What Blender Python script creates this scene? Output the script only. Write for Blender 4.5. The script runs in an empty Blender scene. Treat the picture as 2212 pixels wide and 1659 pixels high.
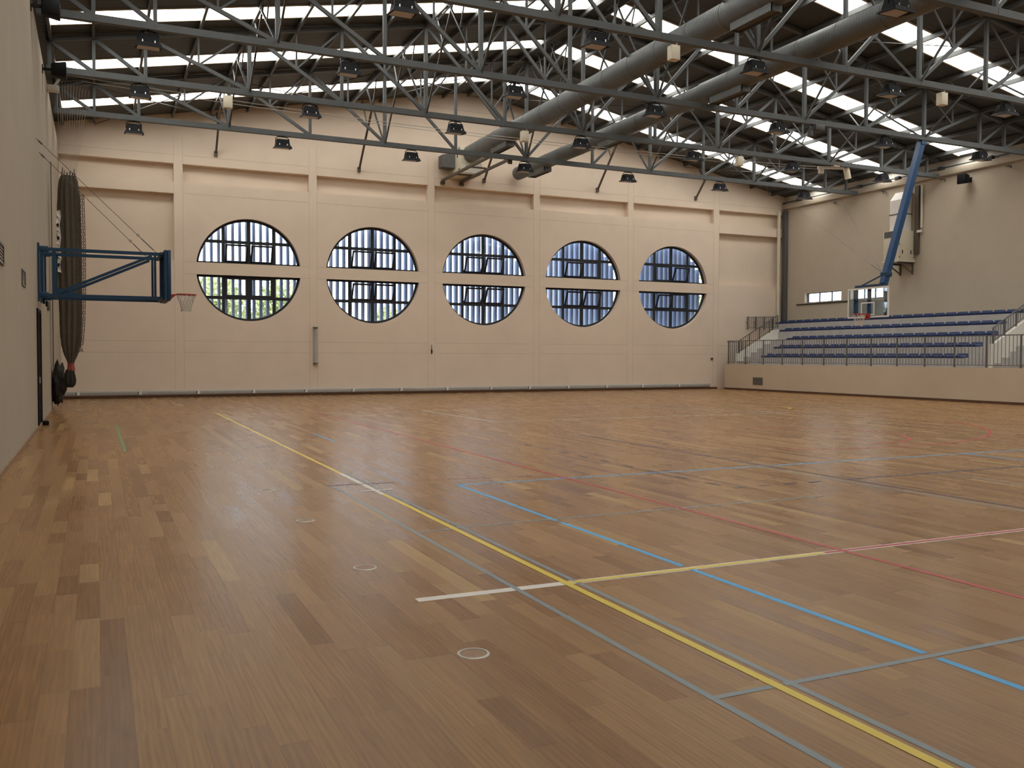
import bpy, bmesh, math, random
from mathutils import Vector, Matrix
random.seed(7)
C = bpy.context.scene.collection
SC = bpy.context.scene
R = math.radians
PI = math.pi

# ------------------------------------------------------------------ camera
H_EYE = 1.6
yaw, pit, rol, FPX = 0.432520866, 0.031298978, 0.002298888, 1942.969
fw = Vector((math.sin(yaw)*math.cos(pit), math.cos(yaw)*math.cos(pit), -math.sin(pit)))
rt0 = Vector((math.cos(yaw), -math.sin(yaw), 0)); up0 = rt0.cross(fw)
rt = rt0*math.cos(rol) + up0*math.sin(rol); up = -rt0*math.sin(rol) + up0*math.cos(rol)
cam = bpy.data.cameras.new('camera'); cam.sensor_width = 36; cam.lens = 36*FPX/2212
cam.clip_start = 0.05; cam.clip_end = 300
co = bpy.data.objects.new('camera', cam); C.objects.link(co)
M = Matrix((rt, up, -fw)).transposed().to_4x4(); M.translation = (0, 0, H_EYE)
co.matrix_world = M; SC.camera = co

# ------------------------------------------------------------------ light
w = bpy.data.worlds.new('sky'); SC.world = w; w.use_nodes = True
bgn = w.node_tree.nodes['Background']
bgn.inputs[0].default_value = (0.80, 0.90, 1.0, 1); bgn.inputs[1].default_value = 6.0
SKYLIGHT = 7.6
SC.view_settings.view_transform = 'Standard'; SC.view_settings.look = 'None'
SC.view_settings.exposure = 0.0; SC.view_settings.gamma = 1.0

# ------------------------------------------------------------------ materials
def new_mat(name):
    m = bpy.data.materials.new(name); m.use_nodes = True
    nt = m.node_tree; return m, nt, nt.nodes['Principled BSDF']
def N(nt, t, **kw):
    n = nt.nodes.new(t)
    for k, v in kw.items(): setattr(n, k, v)
    return n
def mat(name, col, rough=0.5, metal=0.0, var=0.08, scale=6.0, bump=0.0, spec=None, stretch=None):
    """plain paint or metal: base colour with a little procedural unevenness"""
    m, nt, b = new_mat(name)
    b.inputs['Roughness'].default_value = rough; b.inputs['Metallic'].default_value = metal
    if spec is not None: b.inputs['Specular IOR Level'].default_value = spec
    tc = N(nt, 'ShaderNodeTexCoord'); no = N(nt, 'ShaderNodeTexNoise')
    no.inputs['Scale'].default_value = scale; no.inputs['Detail'].default_value = 4
    if stretch:
        mp = N(nt, 'ShaderNodeMapping'); mp.inputs['Scale'].default_value = stretch
        nt.links.new(tc.outputs['Object'], mp.inputs[0]); nt.links.new(mp.outputs[0], no.inputs['Vector'])
    else: nt.links.new(tc.outputs['Object'], no.inputs['Vector'])
    mr = N(nt, 'ShaderNodeMapRange'); mr.inputs[3].default_value = 1-var; mr.inputs[4].default_value = 1+var
    mr.inputs[1].default_value = .3; mr.inputs[2].default_value = .7
    nt.links.new(no.outputs[0], mr.inputs[0])
    mx = N(nt, 'ShaderNodeMix', data_type='RGBA', blend_type='MULTIPLY'); mx.inputs[0].default_value = 1
    mx.inputs[6].default_value = (*col, 1); nt.links.new(mr.outputs[0], mx.inputs[7])
    nt.links.new(mx.outputs[2], b.inputs['Base Color'])
    if bump:
        bp = N(nt, 'ShaderNodeBump'); bp.inputs['Strength'].default_value = bump; bp.inputs['Distance'].default_value = .01
        nt.links.new(no.outputs[0], bp.inputs['Height']); nt.links.new(bp.outputs[0], b.inputs['Normal'])
    return m
def emit(name, col, s):
    m, nt, b = new_mat(name)
    b.inputs['Base Color'].default_value = (*col, 1); b.inputs['Emission Color'].default_value = (*col, 1)
    b.inputs['Emission Strength'].default_value = s; b.inputs['Roughness'].default_value = .6
    return m
def glass_mat(name, tint=(1, 1, 1), refl=0.06):
    m = bpy.data.materials.new(name); m.use_nodes = True; nt = m.node_tree; nt.nodes.clear()
    o = N(nt, 'ShaderNodeOutputMaterial'); mx = N(nt, 'ShaderNodeMixShader')
    t = N(nt, 'ShaderNodeBsdfTransparent'); t.inputs[0].default_value = (*tint, 1)
    g = N(nt, 'ShaderNodeBsdfGlossy'); g.inputs['Roughness'].default_value = .03
    lw = N(nt, 'ShaderNodeLayerWeight'); lw.inputs[0].default_value = .25
    mr = N(nt, 'ShaderNodeMapRange'); mr.inputs[3].default_value = refl; mr.inputs[4].default_value = .8
    nt.links.new(lw.outputs['Fresnel'], mr.inputs[0]); nt.links.new(mr.outputs[0], mx.inputs[0])
    nt.links.new(t.outputs[0], mx.inputs[1]); nt.links.new(g.outputs[0], mx.inputs[2]); nt.links.new(mx.outputs[0], o.inputs[0])
    return m

def wood_floor():
    m, nt, b = new_mat('hardwood_planks'); L = nt.links.new
    tc = N(nt, 'ShaderNodeTexCoord'); sp = N(nt, 'ShaderNodeSeparateXYZ'); L(tc.outputs['Object'], sp.inputs[0])
    def mth(op, a, c=None, d=None):
        n = N(nt, 'ShaderNodeMath', operation=op)
        for i, v in enumerate((a, c, d)):
            if v is None: continue
            if isinstance(v, (int, float)): n.inputs[i].default_value = v
            else: L(v, n.inputs[i])
        return n.outputs[0]
    PW = .132
    u = mth('DIVIDE', sp.outputs[0], PW); col = mth('FLOOR', u); fu = mth('FRACT', u)
    wn = N(nt, 'ShaderNodeTexWhiteNoise', noise_dimensions='1D'); L(col, wn.inputs['W'])
    ln = mth('MULTIPLY_ADD', wn.outputs['Value'], 1.3, .7)             # plank length of this strip
    wn2 = N(nt, 'ShaderNodeTexWhiteNoise', noise_dimensions='1D'); L(mth('ADD', col, 77.3), wn2.inputs['W'])
    v = mth('DIVIDE', mth('MULTIPLY_ADD', wn2.outputs['Value'], 9.0, sp.outputs[1]), ln)
    # uneven lengths inside a strip: warp v by a slow wave
    v = mth('ADD', v, mth('MULTIPLY', mth('SINE', mth('MULTIPLY_ADD', wn.outputs['Value'], 31.0, mth('MULTIPLY', v, 1.9))), .3))
    def off_vec(sock):
        n = N(nt, 'ShaderNodeVectorMath', operation='ADD'); L(sock, n.inputs[0]); n.inputs[1].default_value = (17.3, 5.9, 0); return n.outputs[0]
    row = mth('FLOOR', v); fv = mth('FRACT', v)
    cmb = N(nt, 'ShaderNodeCombineXYZ'); L(col, cmb.inputs[0]); L(row, cmb.inputs[1])
    wid = N(nt, 'ShaderNodeTexWhiteNoise', noise_dimensions='2D'); L(cmb.outputs[0], wid.inputs['Vector'])
    rp = N(nt, 'ShaderNodeValToRGB'); L(wid.outputs['Value'], rp.inputs[0]); e = rp.color_ramp.elements
    e[0].position = 0; e[0].color = (0.202, 0.097, 0.036, 1); e[1].position = 1; e[1].color = (0.394, 0.244, 0.095, 1)
    for pos, c in ((.05, (0.231, 0.113, 0.042, 1)), (.2, (0.258, 0.130, 0.048, 1)), (.45, (0.273, 0.140, 0.052, 1)), (.7, (0.289, 0.152, 0.057, 1)), (.9, (0.307, 0.166, 0.063, 1)), (.975, (0.330, 0.187, 0.072, 1))):
        k = e.new(pos); k.color = c
    wn3 = N(nt, 'ShaderNodeTexWhiteNoise', noise_dimensions='2D'); L(off_vec(cmb.outputs[0]), wn3.inputs['Vector'])
    tone = mth('MULTIPLY_ADD', wn3.outputs['Value'], .06, .97)
    # grain, stretched along the plank and shifted per plank
    off = N(nt, 'ShaderNodeVectorMath', operation='MULTIPLY_ADD'); L(wid.outputs['Color'], off.inputs[0])
    off.inputs[1].default_value = (40, 40, 40); L(tc.outputs['Object'], off.inputs[2])
    mp = N(nt, 'ShaderNodeMapping'); mp.inputs['Scale'].default_value = (48, 2.4, 1); L(off.outputs[0], mp.inputs[0])
    ns = N(nt, 'ShaderNodeTexNoise'); ns.inputs['Scale'].default_value = 1; ns.inputs['Detail'].default_value = 5; ns.inputs['Distortion'].default_value = .6
    L(mp.outputs[0], ns.inputs['Vector'])
    mp2 = N(nt, 'ShaderNodeMapping'); mp2.inputs['Scale'].default_value = (9, .8, 1); L(off.outputs[0], mp2.inputs[0])
    wv = N(nt, 'ShaderNodeTexWave', wave_type='BANDS', bands_direction='X'); wv.inputs['Scale'].default_value = 1.2
    wv.inputs['Distortion'].default_value = 9; wv.inputs['Detail'].default_value = 2; wv.inputs['Detail Scale'].default_value = .7
    L(mp2.outputs[0], wv.inputs['Vector'])
    g1 = N(nt, 'ShaderNodeMapRange'); L(ns.outputs[0], g1.inputs[0]); g1.inputs[1].default_value = .3; g1.inputs[2].default_value = .7; g1.inputs[3].default_value = .84; g1.inputs[4].default_value = 1.13
    g2 = N(nt, 'ShaderNodeMapRange'); L(wv.outputs['Fac'], g2.inputs[0]); g2.inputs[3].default_value = .93; g2.inputs[4].default_value = 1.05
    gap = mth('MULTIPLY', mth('GREATER_THAN', fu, .012), mth('GREATER_THAN', mth('MULTIPLY', fv, ln), .002))
    gp = mth('MULTIPLY_ADD', gap, .5, .5)
    k = mth('MULTIPLY', mth('MULTIPLY', mth('MULTIPLY', g1.outputs[0], g2.outputs[0]), gp), tone)
    mx = N(nt, 'ShaderNodeMix', data_type='RGBA', blend_type='MULTIPLY'); mx.inputs[0].default_value = 1
    L(rp.outputs[0], mx.inputs[6]); L(k, mx.inputs[7]); L(mx.outputs[2], b.inputs['Base Color'])
    rg = N(nt, 'ShaderNodeMapRange'); L(wid.outputs['Value'], rg.inputs[0]); rg.inputs[3].default_value = .23; rg.inputs[4].default_value = .31
    L(rg.outputs[0], b.inputs['Roughness']); b.inputs['Specular IOR Level'].default_value = .17
    return m

def deck_mat():
    m, nt, b = new_mat('corrugated_roof_sheet'); L = nt.links.new
    b.inputs['Base Color'].default_value = (.046, .050, .047, 1); b.inputs['Roughness'].default_value = .55
    tc = N(nt, 'ShaderNodeTexCoord')
    wv = N(nt, 'ShaderNodeTexWave', wave_type='BANDS', bands_direction='Y', wave_profile='SIN'); wv.inputs['Scale'].default_value = 1.3
    L(tc.outputs['Object'], wv.inputs['Vector']); bp = N(nt, 'ShaderNodeBump'); bp.inputs['Strength'].default_value = .2; bp.inputs['Distance'].default_value = .02
    L(wv.outputs['Fac'], bp.inputs['Height']); L(bp.outputs[0], b.inputs['Normal'])
    return m

def duct_mat():
    m = mat('galvanised_duct', (.118, .128, .128), .48, metal=.1, var=.1, scale=9, stretch=(1, .2, 1)); nt = m.node_tree
    tc = N(nt, 'ShaderNodeTexCoord'); wv = N(nt, 'ShaderNodeTexWave', wave_type='BANDS', bands_direction='Y'); wv.inputs['Scale'].default_value = 3.2
    nt.links.new(tc.outputs['Object'], wv.inputs['Vector']); bp = N(nt, 'ShaderNodeBump'); bp.inputs['Strength'].default_value = .35; bp.inputs['Distance'].default_value = .012
    nt.links.new(wv.outputs['Fac'], bp.inputs['Height']); nt.links.new(bp.outputs[0], nt.nodes['Principled BSDF'].inputs['Normal'])
    return m

def net_mat():
    """knotted netting: strands opaque, meshes open"""
    m, nt, b = new_mat('brown_netting'); L = nt.links.new
    tc = N(nt, 'ShaderNodeTexCoord'); mp = N(nt, 'ShaderNodeMapping'); mp.inputs['Scale'].default_value = (1, 1, 1)
    L(tc.outputs['Object'], mp.inputs[0])
    no = N(nt, 'ShaderNodeTexNoise'); no.inputs['Scale'].default_value = 30; no.inputs['Detail'].default_value = 6
    L(mp.outputs[0], no.inputs['Vector'])
    rp = N(nt, 'ShaderNodeValToRGB'); L(no.outputs[0], rp.inputs[0])
    rp.color_ramp.elements[0].position = .35; rp.color_ramp.elements[0].color = (.085, .068, .050, 1)
    rp.color_ramp.elements[1].position = .75; rp.color_ramp.elements[1].color = (.12, .10, .076, 1)
    L(rp.outputs[0], b.inputs['Base Color']); b.inputs['Roughness'].default_value = .9
    bp = N(nt, 'ShaderNodeBump'); bp.inputs['Strength'].default_value = .4; bp.inputs['Distance'].default_value = .015
    L(no.outputs[0], bp.inputs['Height']); L(bp.outputs[0], b.inputs['Normal'])
    return m

MAT = dict(
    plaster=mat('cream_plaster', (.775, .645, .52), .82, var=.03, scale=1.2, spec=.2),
    plaster_left=mat('shaded_cream_plaster', (.395, .34, .265), .82, var=.03, scale=1.2, spec=.2),  # left wall's dimmer light is put into this darker plaster colour
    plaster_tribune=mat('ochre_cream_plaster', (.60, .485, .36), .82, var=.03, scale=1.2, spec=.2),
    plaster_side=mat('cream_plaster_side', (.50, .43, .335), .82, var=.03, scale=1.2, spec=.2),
    joint=mat('plaster_joint', (.60, .50, .405), .9, var=.05),
    white=mat('white_paint', (.78, .75, .69), .6, var=.03),
    steel=mat('grey_painted_steel', (.080, .086, .088), .5, var=.08, scale=3, spec=.35),
    steel_dark=mat('dark_steel', (.05, .05, .05), .5),
    purlin=mat('galvanised_purlin', (.085, .09, .09), .5),
    deck=deck_mat(), wood=wood_floor(),
    sky=emit('translucent_skylight', (1.0, .985, .93), SKYLIGHT),
    frame=mat('black_window_frame', (.012, .014, .02), .45, var=.03),
    glass=glass_mat('window_glass'),
    bglass=glass_mat('backboard_glass', (.80, .88, .93), .10),
    fin=mat('pale_blue_aluminium', (.25, .32, .49), .6, var=.03),
    leaf=mat('leaf_green', (.50, .55, .25), .7, var=.3, scale=3),
    bark=mat('bark', (.10, .07, .05), .9), grass=mat('grass_ground', (.10, .14, .05), .9, var=.3),
    blue=mat('blue_enamel', (.006, .046, .105), .45, var=.06),
    blue_bright=mat('bright_blue_enamel', (.006, .056, .165), .4, var=.06),
    red=mat('red_enamel', (.38, .045, .03), .4, var=.05),
    netwhite=mat('white_net_cord', (.62, .58, .52), .8, var=.04),
    cable=mat('steel_cable', (.10, .095, .085), .5), cable_pale=mat('pale_cable', (.5, .48, .43), .6),
    net=net_mat(), netpile=mat('dark_netting_pile', (.03, .024, .019), .95, var=.4, scale=30, bump=.6),
    black=mat('black_plastic', (.006, .006, .008), .6, var=.05, spec=.2),
    lens=mat('floodlight_lens', (.42, .38, .33), .35, var=.02), latch=mat('chrome_latch', (.75, .75, .73), .2, metal=.8),
    cream=mat('cream_plastic', (.66, .60, .47), .55, var=.02),
    duct=duct_mat(),
    grille=mat('grey_grille', (.10, .10, .095), .6), trunk=mat('grey_trunking', (.42, .42, .41), .45, var=.03),
    skirt=mat('brown_skirting', (.10, .045, .022), .55, var=.1), skirt_pale=mat('raw_batten', (.26, .16, .09), .8, var=.25, scale=8),
    concrete=mat('grey_concrete', (.47, .45, .43), .85, var=.08, scale=3), seat=mat('blue_seat_plastic', (.012, .034, .125), .45, var=.05),
    rail=mat('dark_grey_railing', (.13, .13, .125), .45), brown=mat('dark_brown_paint', (.10, .08, .06), .55),
    column=mat('dark_grey_column', (.10, .095, .09), .5),
    black_door=mat('black_door', (.006, .006, .007), .85, spec=.08),
    yellow=mat('yellow_line_paint', (.68, .50, .03), .36, var=.05), wht=mat('white_line_paint', (.68, .64, .58), .36, var=.03),
    lblue=mat('light_blue_line_paint', (.05, .34, .66), .4, var=.05), grey=mat('grey_line_paint', (.19, .225, .235), .36, var=.06),
    redl=mat('red_line_paint', (.42, .03, .03), .36, var=.05), purple=mat('purple_line_paint', (.045, .02, .05), .4, var=.05),
    green=mat('green_line_paint', (.14, .24, .10), .4, var=.1), navy=mat('navy_line_paint', (.015, .022, .07), .4),
    orange=mat('brown_red_line_paint', (.30, .10, .06), .4), ring=mat('brass_steel_ring', (.50, .48, .42), .35, metal=.5),
    cap=mat('wood_cap', (.255, .128, .055), .4, var=.25, scale=5, stretch=(14, 2, 1)), seam=mat('dark_seam', (.03, .025, .02), .6),
    rag=mat('white_rag', (.75, .72, .66), .8), redtape=mat('red_white_tape', (.30, .06, .05), .6),
)

# ------------------------------------------------------------------ mesh helpers
class MB:
    def __init__(s): s.v = []; s.f = []
    def add(s, vs, fs):
        n = len(s.v); s.v += [tuple(q) for q in vs]; s.f += [tuple(i+n for i in f) for f in fs]; return s
    def box(s, x0, x1, y0, y1, z0, z1):
        return s.add([(x0,y0,z0),(x1,y0,z0),(x1,y1,z0),(x0,y1,z0),(x0,y0,z1),(x1,y0,z1),(x1,y1,z1),(x0,y1,z1)],
                     [(0,3,2,1),(4,5,6,7),(0,1,5,4),(1,2,6,5),(2,3,7,6),(3,0,4,7)])
    def prism(s, poly, axis, a, b):
        """polygon (two coords) extruded along axis from a to b"""
        def P(q, t):
            return {'x': (t, q[0], q[1]), 'y': (q[0], t, q[1]), 'z': (q[0], q[1], t)}[axis]
        n = len(poly); vs = [P(q, a) for q in poly] + [P(q, b) for q in poly]
        fs = [tuple(range(n))[::-1], tuple(range(n, 2*n))] + [(i, (i+1) % n, n+(i+1) % n, n+i) for i in range(n)]
        return s.add(vs, fs)
    def bar(s, p, q, wd, ht=None, upv=(0, 0, 1)):
        p = Vector(p); q = Vector(q); ht = ht or wd; d = (q-p).normalized(); u = Vector(upv)
        if abs(d.dot(u)) > .98: u = Vector((0, 1, 0))
        a = d.cross(u).normalized()*wd/2; b = a.normalized().cross(d).normalized()*ht/2
        vs = [p-a-b, p+a-b, p+a+b, p-a+b, q-a-b, q+a-b, q+a+b, q-a+b]
        return s.add(vs, [(0,3,2,1),(4,5,6,7),(0,1,5,4),(1,2,6,5),(2,3,7,6),(3,0,4,7)])
    def tube(s, path, r, n=8, closed=False, caps=True):
        path = [Vector(q) for q in path]; m = len(path); rings = []
        rr = r if isinstance(r, (list, tuple)) else [r]*m
        prev = None
        for i in range(m):
            if closed: d = (path[(i+1) % m]-path[i-1]).normalized()
            else: d = (path[min(i+1, m-1)]-path[max(i-1, 0)]).normalized()
            u = Vector((0, 0, 1)) if abs(d.z) < .95 else Vector((0, 1, 0))
            if prev is not None and abs(prev.dot(d)) < .95: u = prev
            a = d.cross(u).normalized(); b = a.cross(d).normalized(); prev = b
            rings.append([path[i]+(a*math.cos(2*PI*k/n)+b*math.sin(2*PI*k/n))*rr[i] for k in range(n)])
        vs = [q for rg in rings for q in rg]; fs = []
        for i in range(m if closed else m-1):
            j = (i+1) % m
            for k in range(n):
                fs.append((i*n+k, i*n+(k+1) % n, j*n+(k+1) % n, j*n+k))
        if caps and not closed: fs += [tuple(range(n))[::-1], tuple((m-1)*n+k for k in range(n))]
        return s.add(vs, fs)
    def build(s, name, m, parent=None, smooth=False, bevel=0, wpos=None):
        """ONE mesh object; coordinates are world ones unless the parent says otherwise"""
        me = bpy.data.meshes.new(name)
        o = bpy.data.objects.new(name, me); C.objects.link(o)
        off = Vector((0, 0, 0))
        if parent is not None:
            o.parent = parent; off = world_of(parent)
        elif wpos is not None:
            off = Vector(wpos); o.location = off
        me.from_pydata([Vector(q)-off for q in s.v], [], s.f)
        bm = bmesh.new(); bm.from_mesh(me); bmesh.ops.recalc_face_normals(bm, faces=bm.faces)
        if bevel:
            bmesh.ops.bevel(bm, geom=[e for e in bm.edges if len(e.link_faces) == 2 and e.calc_face_angle(0) > .6], offset=bevel, segments=2, affect='EDGES', profile=.5, clamp_overlap=True)
        bm.to_mesh(me); bm.free()
        me.materials.append(MAT[m])
        if smooth or bevel:
            for p in me.polygons: p.use_smooth = True
            me.set_sharp_from_angle(angle=R(40))
        return o
WPOS = {}
def world_of(o):
    q = Vector(o.location)
    while o.parent is not None: o = o.parent; q += Vector(o.location)
    return q
def tag(o, label=None, cat=None, group=None, kind=None):
    if label: o['label'] = label
    if cat: o['category'] = cat
    if group: o['group'] = group
    if kind: o['kind'] = kind
    return o
def thing(name, label, cat, loc=(0, 0, 0), group=None):
    o = bpy.data.objects.new(name, None); C.objects.link(o); o.location = loc; o.empty_display_size = .2
    return tag(o, label, cat, group)
def dup(root, loc, label=None, group=None):
    r = root.copy(); C.objects.link(r); r.location = loc
    if label: r['label'] = label
    if group: r['group'] = group
    for ch in list(root.children):
        c = ch.copy(); C.objects.link(c); c.parent = r
        for g in list(ch.children):
            d = g.copy(); C.objects.link(d); d.parent = c
    return r
def struct(o): o['kind'] = 'structure'; return o
ORD = ['first', 'second', 'third', 'fourth', 'fifth', 'sixth', 'seventh', 'eighth', 'ninth', 'tenth', 'eleventh', 'twelfth', 'thirteenth', 'fourteenth',
       'fifteenth', 'sixteenth', 'seventeenth', 'eighteenth', 'nineteenth', 'twentieth', 'twenty-first', 'twenty-second', 'twenty-third', 'twenty-fourth',
       'twenty-fifth', 'twenty-sixth', 'twenty-seventh', 'twenty-eighth', 'twenty-ninth', 'thirtieth']

# ------------------------------------------------------------------ room numbers (metres; X along the far wall, Y away from the eye)
XL, XR, YF, YB = -1.16, 32.0, 36.2, -7.0
XC, ZR, SL = 14.93, 12.94, .187
def zroof(x): return ZR - SL*abs(x-XC)
WINX = [5.45, 10.42, 15.4, 20.33, 25.27]; WZ, WR = 4.91, 1.98; BT, BB = 5.14, 4.68
TRY = [31.08, 26.7, 22.3, 17.9, 13.57]            # truss planes
PIL = [(2.70, 3.02), (7.77, 8.08), (12.78, 13.08), (17.76, 18.06), (22.69, 22.99), (27.62, 27.95)]

# ------------------------------------------------------------------ floor and its painted lines
fl = struct(MB().box(XL-.3, XR+.3, YB-.3, YF+.3, -.2, 0).build('floor', 'wood'))
ZL = .0012
LV = [0]
def level():
    LV[0] += 1; return .0008+LV[0]*.00003
def fline(name, pts, wd, m, label=None, z=0):
    b = MB(); zz = level()+(.0014 if z else 0)
    for (x0, y0), (x1, y1) in zip(pts[:-1], pts[1:]):
        d = Vector((x1-x0, y1-y0, 0)).normalized(); n = Vector((-d.y, d.x, 0))*wd/2
        p = Vector((x0, y0, zz)); q = Vector((x1, y1, zz))
        b.add([p-n, q-n, q+n, p+n], [(0,1,2,3)])
    o = b.build(name, m, fl)
    if label: o['label'] = label
    return o
def farc(name, cx, cy, r, a0, a1, wd, m, label=None, n=64, dash=None):
    b = MB(); z = level()
    step = (a1-a0)/n
    for i in range(n):
        if dash and i % dash[0] >= dash[1]: continue
        t0, t1 = R(a0+i*step), R(a0+(i+1)*step)
        b.add([(cx+(r+s)*math.cos(t), cy+(r+s)*math.sin(t), z) for t, s in ((t0,-wd/2),(t1,-wd/2),(t1,wd/2),(t0,wd/2))], [(0,1,2,3)])
    o = b.build(name, m, fl)
    if label: o['label'] = label
    return o
fline('sideline', [(2.985, -6), (2.985, 10.0)], .055, 'yellow', 'long yellow court sideline nearest the left wall', ZL*1.5)
fline('sideline', [(2.985, 10.0), (2.985, 12.0)], .055, 'wht', 'white stretch of the yellow sideline')
fline('sideline', [(2.985, 12.0), (2.985, 25.9)], .052, 'yellow', 'far stretch of the yellow sideline')
fline('cross_line', [(1.885, 5.56), (2.96, 5.55)], .09, 'wht', 'white end of the crossing line')
fline('cross_line', [(3.01, 5.55), (5.37, 5.545)], .09, 'wht'); fline('cross_line', [(3.01, 5.55), (5.35, 5.545)], .05, 'yellow', 'yellow line with white edges across the court', ZL*1.5)
fline('cross_line', [(5.37, 5.545), (22.9, 5.52)], .085, 'wht'); fline('cross_line', [(5.37, 5.545), (22.9, 5.52)], .045, 'redl', 'red line with white edges across the court', ZL*1.5)
for a, c in ((10.37, 7.70), (7.62, 5.64), (5.52, 3.43), (3.34, 1.5)): fline('court_line', [(4.04, a), (4.04, c)], .052, 'lblue', 'light blue court line')
fline('court_line', [(4.03, 10.35), (15.0, 10.33)], .05, 'lblue'); fline('court_line', [(4.0, 18.4), (4.0, 16.5)], .04, 'lblue')
fline('court_line', [(13.0, 10.33), (13.0, 1.5)], .05, 'lblue')
fline('badminton_line', [(2.60, 10.8), (2.60, -4)], .042, 'grey'); fline('badminton_line', [(3.07, 12.5), (3.07, -4)], .042, 'grey')
fline('badminton_line', [(2.60, 3.385), (2.955, 3.385)], .042, 'grey'); fline('badminton_line', [(3.03, 3.385), (8.7, 3.385)], .042, 'grey')
fline('badminton_line', [(2.62, 7.72), (2.955, 7.74)], .04, 'grey'); fline('badminton_line', [(3.03, 7.78), (7.6, 7.85)], .04, 'grey')
fline('badminton_line', [(8.7, 10.8), (8.7, -4)], .04, 'grey'); fline('badminton_line', [(10.5, 8.9), (10.5, 3)], .04, 'grey')
fline('tick_line', [(2.54, 10.94), (3.4, 10.88)], .05, 'navy'); fline('tick_line', [(2.80, 10.32), (3.19, 10.32)], .05, 'wht', None, ZL*1.5)
fline('tick_line', [(1.9, 16.02), (3.72, 16.12)], .05, 'grey')
fline('basketball_line', [(5.57, 25.7), (5.57, -4)], .05, 'redl', 'long red basketball line'); fline('basketball_line', [(3.75, 10.98), (5.5, 10.66)], .04, 'orange')
fline('basketball_line', [(5.57, 25.7), (20.4, 25.7)], .05, 'redl')
farc('centre_circle', 13.2, 14.0, 1.8, -100, 100, .06, 'redl'); farc('three_point_arc', 13.1, 18.2, 6.6, -112, -18, .06, 'redl')
fline('dark_line', [(8.88, 16.0), (8.88, 2.0)], .06, 'purple', 'thin dark purple line'); fline('dark_line', [(8.88, 8.79), (17, 8.76)], .06, 'purple')
for k in range(9):
    y0 = 14.6-k*.665; fline('dashed_line', [(7.0, y0), (7.0, y0-.28)], .045, 'navy')
for k in range(4):
    x0 = 7.0+k*.4; fline('dashed_line', [(x0, 8.76), (x0+.2, 8.77)], .045, 'navy')
fline('volleyball_line', [(8.6, 24.85), (8.72, 19.92)], .05, 'wht', 'white volleyball side line'); fline('volleyball_line', [(8.72, 19.92), (17.75, 19.9)], .05, 'wht')
fline('volleyball_line', [(8.6, 24.85), (17.3, 24.8)], .04, 'wht'); fline('volleyball_line', [(14.9, 24.8), (17.9, 19.9)], .04, 'wht'); fline('volleyball_line', [(5.45, 25.8), (6.6, 23.0)], .04, 'wht')
farc('goal_arc', 18.3, 22.7, 1.6, -60, 60, .06, 'yellow')
fline('stripe', [(.39, 22.3), (.41, 16.1)], .05, 'green', 'faded green stripe near the left wall')

# floor sockets
sock = None
for k, y in enumerate((4.43, 6.58, 8.71, 10.85)):
    lab = ('closest to the camera, with a bright ring' if k == 0 else 'second from the camera, left of the grey lines' if k == 1 else
           'third from the camera, small on bare planks' if k == 2 else 'farthest from the camera, in the window glare')
    if sock is None:
        sock = thing('floor_socket_cover', '', 'socket cover', (1.82, y, 0), 'round floor socket covers')
        b = MB(); n = 40
        for i in range(n):
            t0, t1 = 2*PI*i/n, 2*PI*(i+1)/n
            prof = [(.090, .0004), (.086, .004), (.074, .004), (.0725, .0008)]
            for (r0, z0), (r1, z1) in zip(prof[:-1], prof[1:]):
                b.add([(1.82+r*math.cos(t), y+r*math.sin(t), z) for t, r, z in ((t0,r0,z0),(t1,r0,z0),(t1,r1,z1),(t0,r1,z1))], [(0,1,2,3)])
        b.build('ring', 'ring', sock, smooth=True)
        b = MB(); b.add([(1.82+.0715*math.cos(2*PI*i/n), y+.0715*math.sin(2*PI*i/n), .0022) for i in range(n)], [tuple(range(n))]); b.build('cap', 'cap', sock)
        b = MB()
        for i in range(n):
            t0, t1 = 2*PI*i/n, 2*PI*(i+1)/n
            b.add([(1.82+r*math.cos(t), y+r*math.sin(t), .0014) for t, r in ((t0,.0705),(t1,.0705),(t1,.0745),(t0,.0745))], [(0,1,2,3)])
        b.build('seam', 'seam', sock); o = sock
    else: o = dup(sock, (1.82, y, 0))
    o['label'] = 'round floor socket cover, ' + lab

# ------------------------------------------------------------------ far wall with ten half-round openings
def half_face(b, cx, zc, rad, zb, x0, x1, z1, y, flip):
    """wall face around one half-round hole; zb is the straight side, z1 the outer edge of the cell"""
    sgn = 1 if z1 > zb else -1
    hw = math.sqrt(rad*rad-(zb-zc)**2)
    a0 = math.atan2((zb-zc)*sgn, hw)
    arc = [(cx+rad*math.cos(t), zc+sgn*rad*math.sin(t)) for t in [a0+(PI-2*a0)*i/48 for i in range(49)]]
    dirs = []
    for q in arc:
        dx, dz = q[0]-cx, q[1]-zb
        ts = []
        if dx > 1e-6: ts.append((x1-cx)/dx)
        if dx < -1e-6: ts.append((x0-cx)/dx)
        if abs(dz) > 1e-6: ts.append((z1-zb)/dz)
        t = min(q2 for q2 in ts if q2 > 0); dirs.append((cx+dx*t, zb+dz*t))
    n = len(arc)
    vs = [(q[0], y, q[1]) for q in arc] + [(q[0], y, q[1]) for q in dirs]
    fs = [(i, i+1, n+i+1, n+i) for i in range(n-1)]
    b.add(vs, fs)
    for i in range(n-1):                       # corner triangles
        p, q = dirs[i], dirs[i+1]
        if abs(p[0]-q[0]) > 1e-4 and abs(p[1]-q[1]) > 1e-4:
            cxn = x1 if p[0] > cx else x0
            b.add([(p[0], y, p[1]), (cxn, y, z1), (q[0], y, q[1])], [(0, 1, 2)])
    return arc
b = MB(); YO = YF+.36
zlo, zhi = 2.6, 7.3
edges = [XL-.34] + [(PIL[i][0]+PIL[i][1])/2 for i in range(6)] + [XR+.34]
b.box(edges[0], edges[-1], YF, YO, -.2, zlo)
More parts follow.
